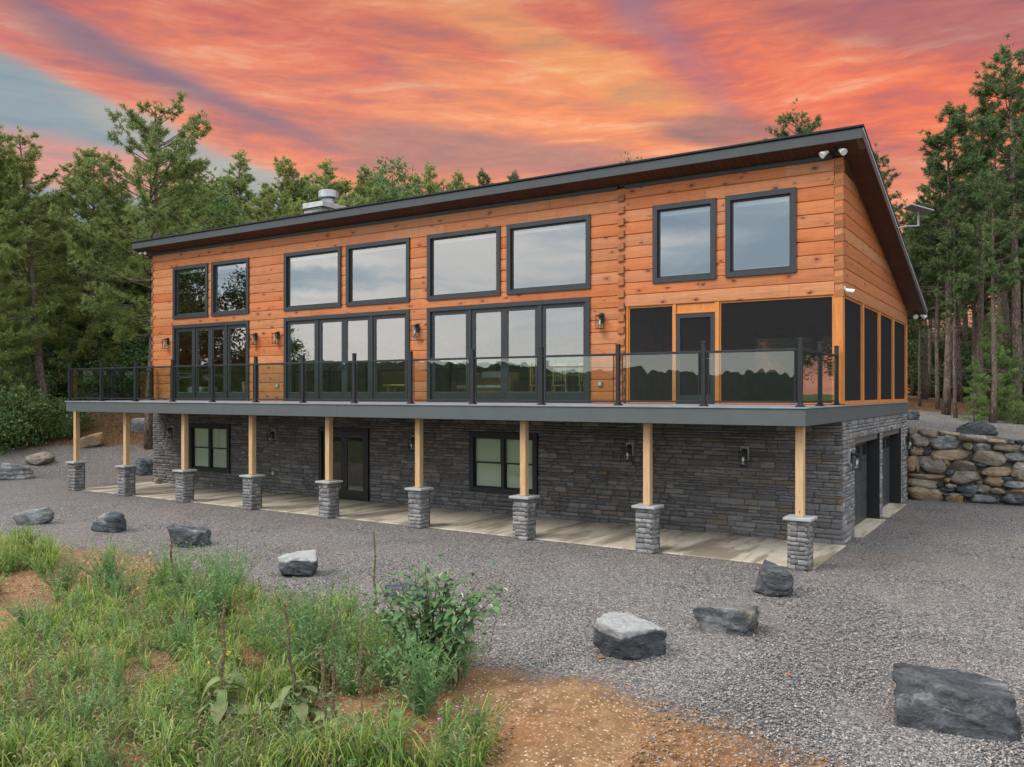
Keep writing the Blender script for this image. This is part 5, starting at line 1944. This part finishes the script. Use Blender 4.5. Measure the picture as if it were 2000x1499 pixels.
# right woods
for px, dp, tp, kd, wd, lab in [
    (1716, 33, 300, 'open_pine', .9, 'pine with a crooked bare limb right beside the roof edge'),
    (1848, 31, 212, 'slim_pine', 1.15, 'tall slender pine, first full crown right of the roof'), (1832, 33, 300, 'slim_pine', .8, 'slim pine trunk just left of the first full crown'),
    (1918, 33, 196, 'open_pine', 1.0, 'tall pine between the slender pine and the right edge'), (1978, 31, 95, 'open_pine', 1.05, 'tallest pine at the right picture edge'),
    (1797, 34, 470, 'slim_pine', .9, 'short pine trunk nearest right of the house'), (1866, 30, 390, 'slim_pine', .8, 'leaning slim trunk right of the slender pine'),
    (1938, 29, 330, 'open_pine', .9, 'dark straight trunk above the young green pine'), (1768, 36, 405, 'open_pine', .8, 'small pine crown behind the satellite antenna'),
    (1940, 30, 610, 'young_pine', 1.0, 'bright green young pine at the edge of the right woods'), (1903, 29, 700, 'young_pine', 1.0, 'small bright green sapling beside the young pine'),
    (1985, 30, 690, 'young_pine', 1.0, 'small pine sapling at the right picture edge')]:
    plant_tree(kd, px, dp, tp, lab, 'pines right of the house', wd)
for i, (px, dp, tp) in enumerate([(1780, 44, 470), (1815, 42, 400), (1882, 44, 360), (1905, 40, 420), (1962, 42, 330), (2010, 36, 200), (2035, 33, 250), (1995, 46, 380), (2060, 40, 220), (1850, 50, 450), (1925, 52, 430), (2000, 54, 430), (1760, 52, 480), (1875, 38, 330), (1950, 37, 280), (2025, 44, 330), (1805, 38, 440), (1900, 46, 380), (1975, 48, 360), (1835, 46, 420), (2045, 48, 330)]):
    plant_tree('slim_pine' if i % 2 else 'open_pine', px, dp, tp, 'thin dark pine deep in the woods right of the house', 'pines deep in the right woods', 1.2)
for i, (px, dp, tp) in enumerate([(1790, 46, 650), (1830, 44, 660), (1870, 47, 640), (1905, 45, 670), (1950, 44, 650), (1990, 42, 660), (2030, 40, 640), (1770, 50, 600), (1850, 56, 590), (1930, 58, 590), (2010, 56, 590)]):
    plant_tree('broad_tree_b' if tp < 620 else 'bush', px, dp, tp, 'dark undergrowth between the pines right of the house', 'undergrowth in the right woods', 1.2)
for px, dp, tp, lab in [(1965, 30, 775, 'low green bush at the tree foot beyond the boulder wall'), (1990, 29, 785, 'small weedy bush at the right edge beyond the boulder wall')]:
    plant_tree('low_bush', px, dp, tp, lab, 'bushes beyond the boulder wall', .8)
for i, (x, y) in enumerate([(10, 17), (14, 22), (9, 26), (17, 17), (13, 30), (6, 33), (20, 26), (4, 40), (11, 38)]):
    plant_tree(('broad_tree_b', 'bush', 'broad_tree_b')[i % 3], 0, 0, 0, 'dark tree of the right woods beyond the picture edge', 'trees of the right woods beyond the picture edge', 1.2, None, (x, y), (8, 4.5, 9)[i % 3])
# the woods go on in front of the left house end, out of the picture, and show mirrored in the panes
for i, (x, y, h) in enumerate([(-37, -9.5, 13), (-42, -13, 12), (-34.5, -13.2, 10.5), (-46, -8, 15), (-50, -18, 14), (-55, -12, 16), (-44, -24, 10), (-60, -28, 13), (-39, -33, 7), (-31, -40, 6.5), (-70, -22, 15), (-62, -40, 9)]):
    plant_tree(('broad_tree', 'full_pine', 'broad_tree_b')[i % 3], 0, 0, 0, 'tree beyond the left picture edge, mirrored in the left windows', 'trees mirrored in the left windows', 1.0, None, (x, y), h)

for i, (x, y) in enumerate([(-4.5, 15.5), (-8, 17), (-11.5, 16), (-2.2, 21), (-6.5, 22), (-14.5, 18)]):
    plant_tree('broad_tree_b', 0, 0, 0, 'dark leafy tree behind the house, glimpsed through the porch screens', 'trees glimpsed through the porch screens', 1.2, None, (x, y), 5.2)

# ------------------------------------------------------------------ weeds on the bank in the foreground
wr = np.random.RandomState(15)


def veg_mask(px, py):
    """where green cover grows, in picture terms"""
    P = np.array([(-120, 1085), (40, 1090), (110, 1130), (260, 1120), (420, 1130), (560, 1190), (700, 1210), (830, 1260), (930, 1250), (960, 1300), (900, 1370), (960, 1420), (930, 1530), (-120, 1560)])
    inside = np.zeros(len(px), bool)
    j = len(P) - 1
    for i in range(len(P)):
        c = ((P[i, 1] > py) != (P[j, 1] > py)) & (px < (P[j, 0] - P[i, 0]) * (py - P[i, 1]) / (P[j, 1] - P[i, 1] + 1e-9) + P[i, 0])
        inside ^= c
        j = i
    # bare diagonal of clay at the left and bare patches
    bare = (np.abs((py - 1205) + (px - 0) * .62) < 44) & (px < 230)
    for bx, by, ra, rb in ((305, 1335, 66, 24), (335, 1300, 36, 14), (470, 1285, 46, 18), (875, 1415, 110, 44), (250, 1372, 44, 22), (690, 1412, 70, 34), (575, 1415, 46, 28), (820, 1482, 80, 26), (437, 1424, 56, 34), (577, 1432, 56, 32), (645, 1468, 80, 34), (706, 1448, 56, 40), (150, 1290, 50, 16), (520, 1330, 50, 16)):
        bare |= ((px - bx) / ra) ** 2 + ((py - by) / rb) ** 2 < 1
    return inside & (~bare)


def veg_points(n, seed, lo=1060, hi=1560, x0=-120, x1=980, clump=0.0):
    r = np.random.RandomState(seed)
    px = r.uniform(x0, x1, n)
    py = lo + (hi - lo) * r.uniform(0, 1, n) ** .9
    k = veg_mask(px, py)
    px, py = px[k], py[k]
    if clump:
        q = vnoise(np.stack([px / 60, py / 34, px * 0], -1), 1.0, 5)
        k = q + r.normal(0, .12, len(px)) > clump - .5
        px, py = px[k], py[k]
    z = FPX * (CAM[2] + .15) / (py - HORIZON)
    for _ in range(4):
        X = CAM[0] + FWD[0] * z + RGT[0] * (px - 1000) / FPX * z
        Y = CAM[1] + FWD[1] * z + RGT[1] * (px - 1000) / FPX * z
        z = FPX * (CAM[2] - hgt(X, Y)) / (py - HORIZON)
    return np.stack([X, Y, hgt(X, Y) - .02], -1)


def blades(P, r, hmin, hmax, wd, bend):
    n = len(P)
    h = r.uniform(hmin, hmax, (n, 1))
    a = r.uniform(0, 6.3, n)
    d = np.stack([np.cos(a), np.sin(a), np.zeros(n)], -1)
    s = np.stack([-np.sin(a), np.cos(a), np.zeros(n)], -1) * wd * r.uniform(.6, 1.3, (n, 1))
    b = r.uniform(.3, 1.0, (n, 1)) * bend
    up = np.array([0, 0, 1.0])
    p0, p1, p2, p3 = P, P + up * h * .45 + d * h * b * .12, P + up * h * .80 + d * h * b * .42, P + up * h * (1.0 - .35 * b) + d * h * b * .9
    V = np.stack([p0 - s, p0 + s, p1 - s * .9, p1 + s * .9, p2 - s * .6, p2 + s * .6, p3], 1).reshape(-1, 3)
    o = (np.arange(n) * 7)[:, None]
    F = np.concatenate([o + np.array([[0, 1, 3]]), o + np.array([[0, 3, 2]]), o + np.array([[2, 3, 5]]), o + np.array([[2, 5, 4]]), o + np.array([[4, 5, 6]])])
    return V, F


def clumped(P, r, k, rad):
    n = len(P)
    Q = np.repeat(P, k, axis=0)
    off_ = r.normal(size=(n * k, 2)) * rad
    Q[:, 0] += off_[:, 0]
    Q[:, 1] += off_[:, 1]
    Q[:, 2] = hgt(Q[:, 0], Q[:, 1]) - .02
    return Q


def tussocks(C, r, per, hmin, hmax, wd):
    """arching tufts: blades leave one foot in all directions"""
    n = len(C)
    big = r.uniform(.55, 1.15, (n, 1, 1))
    P = np.repeat(C[:, None, :], per, 1) + r.normal(size=(n, per, 3)) * np.array([.028, .028, 0]) * big
    h = r.uniform(hmin, hmax, (n, per, 1)) * big
    a = r.uniform(0, 6.3, (n, per)) * .75 + r.uniform(0, 6.3, (n, 1))
    d = np.stack([np.cos(a), np.sin(a), np.zeros_like(a)], -1)
    s_ = np.stack([-np.sin(a), np.cos(a), np.zeros_like(a)], -1) * wd * r.uniform(.6, 1.3, (n, per, 1))
    b = r.uniform(.15, 1.25, (n, per, 1))
    up = np.array([0, 0, 1.0])
    p1 = P + up * h * .48 + d * h * b * .16
    p2 = P + up * h * (.86 - .16 * b) + d * h * b * .48
    p3 = P + up * h * (1.0 - .52 * b) + d * h * b * .86
    V = np.stack([P - s_, P + s_, p1 - s_ * .95, p1 + s_ * .95, p2 - s_ * .7, p2 + s_ * .7, p3], 2).reshape(-1, 3)
    o_ = (np.arange(n * per) * 7)[:, None]
    F = np.concatenate([o_ + np.array([[0, 1, 3]]), o_ + np.array([[0, 3, 2]]), o_ + np.array([[2, 3, 5]]), o_ + np.array([[2, 5, 4]]), o_ + np.array([[4, 5, 6]])])
    return V, F


def stack(*vf):
    V, F, k = [], [], 0
    for v, f in vf:
        V.append(v)
        F.append(f + k)
        k += len(v)
    return np.vstack(V), np.vstack(F)


V, F = stack(tussocks(veg_points(1500, 31, clump=.38), wr, 34, .18, .48, .0062), tussocks(veg_points(260, 33, clump=.40), wr, 44, .36, .68, .0072),
             tussocks(veg_points(700, 35, clump=.3), wr, 14, .07, .20, .0048), blades(veg_points(4200, 32, clump=.42), wr, .05, .15, .0045, 1.0))
o = link('grass', mesh_np('grass', V, F), M['grass_blade'])
tag(o, 'rough green grass tussocks on the clay bank', 'grass', kind='stuff')
_c = np.array([ground_at(x, y) for x, y in zip(wr.uniform(-30, 105, 46), wr.uniform(1075, 1132, 46))])
o = link('grass_clump', mesh_np('grass_clump', *tussocks(_c, wr, 34, .35, .75, .007)), M['grass_blade'])
tag(o, 'tall bright grass clump before the pale flat-topped boulder at left', 'grass', kind='stuff')

# broad-leaved low weeds and dead stems tangled into the grass
WP = clumped(veg_points(900, 36), wr, 14, .07)
WP[:, 2] += wr.uniform(.02, .22, len(WP))
V, F = leaf_quads(WP, wr, .030, 1.0)
o = link('low_weeds', mesh_np('low_weeds', V, F), M['feather_leaf'])
tag(o, 'small broad-leaved weeds tangled into the grass', 'weeds', kind='stuff')
SP = clumped(veg_points(330, 37), wr, 5, .1)
_h = wr.uniform(.25, .85, (len(SP), 1))
_d = np.concatenate([wr.normal(size=(len(SP), 2)) * .35, np.ones((len(SP), 1))], 1)
_s = unit(np.cross(_d, wr.normal(size=_d.shape))) * .004
V = np.stack([SP - _s, SP + _s, SP + _d * _h + _s * .4, SP + _d * _h - _s * .4], 1).reshape(-1, 3)
o = link('dry_stems', mesh_np('dry_stems', V, np.arange(len(V)).reshape(-1, 4)), M['mullein_dry'])
tag(o, 'dead brown stems standing among the grass', 'weeds', kind='stuff')


def upright_weeds(C, r, hmin, hmax, nl=34):
    n = len(C)
    h = r.uniform(hmin, hmax, (n, 1))
    ln = np.concatenate([r.normal(size=(n, 2)) * .16, np.ones((n, 1))], 1)
    q = r.uniform(.1, 1.0, (n, nl, 1))
    B = C[:, None, :] + ln[:, None, :] * h[:, None, :] * q
    a = r.uniform(0, 6.3, (n, nl))
    D = unit(np.stack([np.cos(a), np.sin(a), r.uniform(.3, 1.1, (n, nl))], -1))
    S = .13 * (1.15 - .75 * q) * r.uniform(.7, 1.2, (n, nl, 1)) * np.sqrt(h / .6)[:, None, :]
    sd = unit(np.cross(D, r.normal(size=D.shape))) * .0065
    mid = B + D * S * .5
    tip = B + D * S - np.array([0, 0, .14]) * S
    V = np.stack([B, mid + sd, tip, mid - sd], 2).reshape(-1, 3)
    s0 = unit(np.cross(ln, r.normal(size=ln.shape))) * .0042
    V2 = np.stack([C - s0, C + s0, C + ln * h + s0 * .3, C + ln * h - s0 * .3], 1).reshape(-1, 3)
    V = np.vstack([V, V2])
    return V, np.arange(len(V)).reshape(-1, 4)


o = link('tall_weeds', mesh_np('tall_weeds', *upright_weeds(np.vstack([veg_points(330, 61, clump=.2), clumped(veg_points(60, 62, clump=.3), wr, 5, .12)]), wr, .28, .75)), M['feather_leaf'])
tag(o, 'tall upright narrow-leaved weeds standing over the grass', 'weeds', kind='stuff')


def heads(P, r):
    n = len(P)
    a = r.uniform(0, 6.3, n)
    d = np.stack([np.cos(a), np.sin(a), np.zeros(n)], -1)
    H = r.uniform(.22, .46, (n, 1))
    up = np.array([0, 0, 1.0])
    base = P + up * H + d * .06
    L = r.uniform(.07, .12, (n, 1))
    rings = []
    for q, rad in ((0, .004), (.25, .011), (.6, .010), (1.0, .002)):
        c = base + d * L * q * .8 + up * L * (.55 * q - 1.0 * q * q)
        s = np.stack([-d[:, 1], d[:, 0], np.zeros(n)], -1)
        for k in range(4):
            t = k * math.pi / 2
            rings.append(c + (s * math.cos(t) + up * math.sin(t)) * rad)
    V = np.stack(rings, 1).reshape(-1, 3)
    o = (np.arange(n) * 16)[:, None]
    F = np.concatenate([o + np.array([[i * 4 + k, i * 4 + (k + 1) % 4, (i + 1) * 4 + (k + 1) % 4, (i + 1) * 4 + k]]) for i in range(3) for k in range(4)])
    # stalk as a thin strip
    s = np.stack([-d[:, 1], d[:, 0], np.zeros(n)], -1) * .0022
    S = np.stack([P - s, P + s, base + s, base - s], 1).reshape(-1, 3)
    FS = (np.arange(n) * 4)[:, None] + np.array([[0, 1, 2, 3]]) + len(V)
    return np.vstack([V, S]), np.vstack([F, FS])


V, F = heads(np.vstack([veg_points(2600, 41), clumped(veg_points(120, 42, x0=500), wr, 3, .15)]), wr)
o = link('foxtail_grass', mesh_np('foxtail_grass', V, F), M['foxtail_head'])
tag(o, 'nodding pale foxtail seed heads over the grass', 'grass', kind='stuff')


# feathery weeds: many thin-leaved stems from one foot
def feather_mesh(seed, H, nst, spread):
    r = np.random.RandomState(seed)
    sm = MB()
    C, D, S = [], [], []
    for i in range(nst):
        a = r.uniform(0, 6.3)
        ln = r.uniform(.1, 1) * spread
        h = H * r.uniform(.6, 1.0)
        d = np.array([math.cos(a) * ln, math.sin(a) * ln, 0])
        pts = [d * .15 + d * q ** 1.3 + np.array([0, 0, h * q]) for q in np.linspace(0, 1, 5)]
        sm.tube(pts, [.006, .005, .004, .003, .0015], 4, False)
        P = np.array(pts)
        for q in np.linspace(.12, 1.0, 34):
            b = np.array([np.interp(q, np.linspace(0, 1, 5), P[:, k]) for k in range(3)])
            aa = r.uniform(0, 6.3)
            C.append(b)
            D.append([math.cos(aa), math.sin(aa), r.uniform(.5, 1.2)])
            S.append(.11 * (1.15 - .8 * q) * r.uniform(.7, 1.2))
    C, D, S = np.array(C), unit(np.array(D)), np.array(S)[:, None]
    side = unit(np.cross(D, r.normal(size=D.shape))) * .0075
    mid = C + D * S * .55
    tip = C + D * S + np.array([0, 0, -.12]) * S
    V = np.stack([C - side * .4, C + side * .4, mid + side, tip, mid - side], 1).reshape(-1, 3)
    F = np.arange(len(V)).reshape(-1, 5)
    return sm.mesh('stems'), mesh_np('foliage', V, F)


FE = [feather_mesh(50 + i, 1.0, 30, .55) for i in range(4)]
FEATH = [(120, 1165, 70, 'feathery weed at the clay edge, highest on the left bank'), (215, 1150, 75, 'feathery weed second from the left along the upper bank'), (232, 1175, 55, 'low feathery weed before the upper bank weeds'), (60, 1235, 60, 'feathery weed at the left picture edge'),
         (335, 1160, 75, 'feathery weed below the yellow flowers'), (420, 1225, 110, 'large feathery weed in the middle of the bank'), (380, 1210, 80, 'feathery weed left of the large middle one'), (455, 1165, 80, 'tall feathery weed near the gravel edge'),
         (520, 1275, 65, 'soft bluish feathery weed between the mullein stalks'), (350, 1290, 70, 'feathery weed left of the dark mullein stalk'), (240, 1385, 70, 'bluish feathery weed beside the bare clay patch'), (640, 1290, 120, 'tall bright feathery weed left of the leafy shrub'),
         (612, 1330, 130, 'tall bright feathery weed between two mullein stalks'), (825, 1400, 130, 'upright feathery weed below the leafy shrub'), (930, 1470, 75, 'feathery weed at the right end of the green bank'), (760, 1340, 80, 'feathery weed under the left side of the leafy shrub'),
         (690, 1360, 80, 'feathery weed right of the tallest mullein stalk'), (170, 1450, 80, 'feathery weed low at the left'), (900, 1330, 70, 'feathery weed at the right foot of the leafy shrub')]
for i, (px, py, hp, lab) in enumerate(FEATH):
    g = ground_at(px, py)
    s = hp * ((g - CAM) @ FWD) / FPX
    t = thing('feathery_weed', lab, 'weed', g, wr.uniform(0, 6.3), 'feathery weeds on the bank')
    t.scale = (s * 1.75, s * 1.75, s * 1.4)
    link('stems', FE[i % 4][0], M['feather_leaf'], t)
    link('foliage', FE[i % 4][1], M['feather_leaf'], t)


# mulleins: brown seed stalk over drooping felted leaves
def leaf_strip(L, W, droop, seed, fold=.25, nseg=7):
    v, f = [], []
    for i in range(nseg):
        q = i / (nseg - 1)
        w = W * (math.sin(math.pi * min(1, q * .92 + .06)) ** .8) * .5
        y = L * (q - .12 * q * q)
        z = L * (.35 * q - droop * q * q)
        wob = .03 * math.sin(q * 9 + seed) * L * .3
        v += [(-w, y, z + fold * w + wob), (0, y, z), (w, y, z + fold * w - wob)]
    for i in range(nseg - 1):
        for k in (0, 1):
            a = i * 3 + k
            f.append((a, a + 1, a + 4, a + 3))
    return MB().add(v, f)


ML = [leaf_strip(.42, .15, dr, i).mesh('leaf', True) for i, dr in enumerate((.3, .5, .75, 1.0))]
for m in ML:
    m.materials.append(M['mullein_leaf'])


def stalk_mesh(H, seed, r0=.0155):
    """thin stem whose upper part is crusted with small seed capsules"""
    r = random.Random(seed)
    m = MB()
    dx, dy = r.uniform(-.07, .07), r.uniform(-.07, .07)
    path = lambda q: Vector((dx * q * q * H + .022 * math.sin(q * 5 + seed) + .008 * math.sin(q * 17 + seed), dy * q * q * H + .01 * math.sin(q * 13), q * H))
    m.tube([path(i / 14) for i in range(15)], [r0 * (1.1 - .85 * i / 14) for i in range(15)], 6)
    n = int(H * 210)
    for i in range(n):
        q = .42 + .58 * r.random()
        a = r.uniform(0, 6.3)
        c = path(q) + Vector((math.cos(a), math.sin(a), 0)) * r0 * r.uniform(.7, 1.4) * (1.55 - 1.15 * q)
        e = r0 * r.uniform(.35, .75)
        m.add([c + Vector(v) * e for v in ((1, 0, 0), (0, 1, 0), (-1, 0, 0), (0, -1, 0), (0, 0, 1.3), (0, 0, -1))],
              [(0, 1, 4), (1, 2, 4), (2, 3, 4), (3, 0, 4), (1, 0, 5), (2, 1, 5), (3, 2, 5), (0, 3, 5)])
    return m.mesh('stalk')


MUL = [(437, 1432, 262, 30, 0, 'dark mullein with leaning brown stalk in the middle of the bank'), (577, 1440, 262, 30, 0, 'mullein with thin tall stalk and grey-green leaves left of centre'),
       (637, 1478, 205, 24, 0, 'mullein with paired short stalks right of the thin tall one'), (652, 1482, 200, 12, 0, 'second short mullein stalk beside its twin'), (703, 1470, 255, 18, 1, 'dry brown mullein stalk with withered leaves'),
       (737, 1252, 215, 8, 1, 'tallest bare mullein stalk rising left of the leafy shrub'), (337, 1165, 125, 8, 0, 'pale slender mullein stalk before the black blocky boulder'), (560, 1470, 60, 26, 0, 'low mullein rosette without a stalk at the bottom edge'),
       (620, 1520, 70, 26, 0, 'low mullein rosette at the bottom edge, right of the other')]
for i, (px, py, hp, nl, dry, lab) in enumerate(MUL):
    g = ground_at(px, py)
    z = (g - CAM) @ FWD
    H = hp * z / FPX
    t = thing('mullein', lab, 'mullein', g, wr.uniform(0, 6.3), 'mullein plants on the bank')
    ros = 'rosette' in lab
    if not ros:
        link('stalk', stalk_mesh(H, i), M['mullein_dry'], t)
    for k in range(nl):
        zz = (.02 + .52 * (k / nl)) * (H if not ros else .3) * (.8 if not dry else .6)
        lf = link('leaf', ML[wr.randint(4)], None, t, (0, 0, zz))
        s = wr.uniform(.75, 1.35) * (1.15 - .55 * k / nl) * (1 if not dry else .5)
        lf.scale = (s, s, s)
        lf.rotation_euler = (R(wr.uniform(-45, 15)), R(wr.uniform(-20, 20)), k * 2.4 + wr.uniform(-.5, .5))

# the leafy shrub (reddish forked stems, big leaves, pale flower spikes)
g = ground_at(840, 1345)
zs = (g - CAM) @ FWD
U = zs / FPX
sh = thing('leafy_shrub', 'large leafy green shrub with reddish stems in front of the gravel', 'shrub', g)
PL = []
for i, dr in enumerate((.25, .45, .7)):
    PL.append(leaf_strip(.19, .085, dr, i, .18).mesh('leaf', True))
    PL[-1].materials.append(M['poke_leaf'])


def spike_mesh():
    m = MB()
    m.tube([(0, 0, 0), (0, .04, .03), (0, .10, .035)], [.004, .011, .003], 6)
    return m.mesh('flower_spike')


SPK = spike_mesh()
SPK.materials.append(M['flower_pale'])
rp = random.Random(9)
for i in range(15):
    tx = (-115 + 245 * i / 14 + rp.uniform(-14, 14)) * U
    ty = rp.uniform(-.32, .32)
    H = (250 - .42 * abs(tx / U - 10) + rp.uniform(-45, 10)) * U
    bx = Vector(RGT * tx + FWD * ty)
    bow = Vector(RGT) * rp.uniform(-.08, .08)
    pts = [bx * (q ** 1.15) + bow * math.sin(q * 3.1) + Vector((0, 0, H * q ** .8)) for q in (0, .25, .5, .75, 1.0)]
    MB().tube(pts, [.017, .014, .010, .007, .003], 6, False).build('stem', M['poke_stem'], sh, smooth=True)
    for j in range(19 if i % 2 else 20):
        q = .12 + .88 * ((j + rp.random()) / 20) ** .8
        k = min(3, int(q * 4))
        p = pts[k].lerp(pts[k + 1], q * 4 - k)
        a = rp.uniform(0, 6.3)
        tw = Vector((math.cos(a), math.sin(a), .3)) * rp.uniform(.02, .20)
        lf = link('leaf', PL[rp.randrange(3)], None, sh, p + tw)
        s_ = rp.uniform(.75, 1.25) * (1.55 - .95 * q)
        lf.scale = (s_, s_, s_)
        lf.rotation_euler = (R(rp.uniform(-30, 25)), R(rp.uniform(-20, 20)), a - math.pi / 2)
        if q > .55 and rp.random() < .3:
            f = link('flower_spike', SPK, None, sh, p + tw * 1.1)
            f.scale = (.75, .75, .75)
            f.rotation_euler = (R(rp.uniform(-10, 50)), 0, rp.uniform(0, 6.3))


def small_leaves():
    r = np.random.RandomState(19)
    C = []
    for st in [c for c in sh.children if c.name.startswith('stem')]:
        vs = np.array([v.co[:] for v in st.data.vertices]).reshape(-1, 6, 3).mean(1)
        for _ in range(46):
            q = r.uniform(.45, 1.0) * (len(vs) - 1)
            i = min(len(vs) - 2, int(q))
            C.append(vs[i] * (1 - q + i) + vs[i + 1] * (q - i) + r.normal(size=3) * np.array([.10, .10, .07]))
    V, F = leaf_quads(np.array(C), r, .042, 1.2)
    o = link('small_leaves', mesh_np('small_leaves', V, F), M['poke_leaf'], sh)
    o['kind'] = 'stuff'


small_leaves()

# single flowers
def flower(px, py, base_py, lab, pink):
    g = ground_at(px, base_py)
    z = (g - CAM) @ FWD
    H = (base_py - py) * z / FPX
    t = thing('thistle_flower' if pink else 'yellow_flower', lab, 'flower', g, 0, 'pink thistle flowers' if pink else 'yellow flowers')
    MB().tube([(0, 0, 0), (.02, 0, H * .6), (0, 0, H)], [.005, .004, .003], 5).build('stem', M['feather_leaf'], t)
    if pink:
        MB().lathe([(.006, 0), (.017, .012), (.015, .022), (.02, .035), (.006, .04)], (0, 0, H - .01), 9).build('bloom', M['petal_pink'], t)
    else:
        m = MB()
        for k in range(9):
            a = k * 2 * math.pi / 9
            c, s = math.cos(a), math.sin(a)
            pr = [(.006, -.005, 0), (.02, -.009, .004), (.033, 0, -.004), (.02, .009, .004), (.006, .005, 0)]
            m.add([(x * c - y * s, x * s + y * c, H + zz) for x, y, zz in pr], [(0, 1, 2, 3, 4)])
        m.rot(Matrix.Translation((0, 0, H)) @ Matrix.Rotation(R(55), 4, 'X') @ Matrix.Rotation(YAW, 4, 'Z') @ Matrix.Translation((0, 0, -H)))
        m.build('petals', M['petal_yellow'], t)
        MB().lathe([(.010, 0), (.008, .008), (.003, .011)], (0, -.004, H), 8).build('flower_eye', M['flower_centre'], t)


for px, py, b, lab in [(293, 1081, 1120, 'yellow flower highest on the bank near the gravel'), (268, 1150, 1180, 'yellow flower below the highest one'), (406, 1297, 1340, 'yellow flower left of the dark mullein stalk'), (446, 1276, 1330, 'yellow flower touching the dark mullein stalk')]:
    flower(px, py, b, lab, False)
for px, py, b, lab in [(893, 1385, 1440, 'pink thistle, upper left of the pair at the clay edge'), (929, 1391, 1450, 'pink thistle farthest right at the clay edge'), (858, 1409, 1450, 'pink thistle nearest the upright feathery weed'), (901, 1451, 1495, 'pink thistle lowest at the right'), (358, 1436, 1470, 'small pink thistle in the grass left of the mullein')]:
    flower(px, py, b, lab, True)

# fallen leaves and bark chips on the gravel edge
for i, (px, py, lab) in enumerate([(1540, 1322, 'largest rust-red fallen leaf, on the gravel left of the largest boulder'), (963, 1327, 'rust-red fallen leaf at the gravel edge nearest the leafy shrub'), (1003, 1330, 'rust-red fallen leaf, second from the leafy shrub along the gravel edge'), (1008, 1350, 'rust-red fallen leaf lowest on the clay right of the shrub'), (1055, 1355, 'rust-red fallen leaf midway between shrub and flat-topped boulder'), (1182, 1288, 'rust-red fallen leaf touching the flat whitish-topped boulder'), (1220, 1345, 'rust-red fallen leaf below the flat whitish-topped boulder')]):
    g = ground_at(px, py)
    m = leaf_strip(.10, .05, .3, i, .4, 4).build('fallen_leaf', M['dry_leaf'], None, g + np.array([0, 0, .012]))
    m.rotation_euler = (0, 0, i * 1.7)
    tag(m, lab, 'leaf', 'fallen leaves on the gravel')
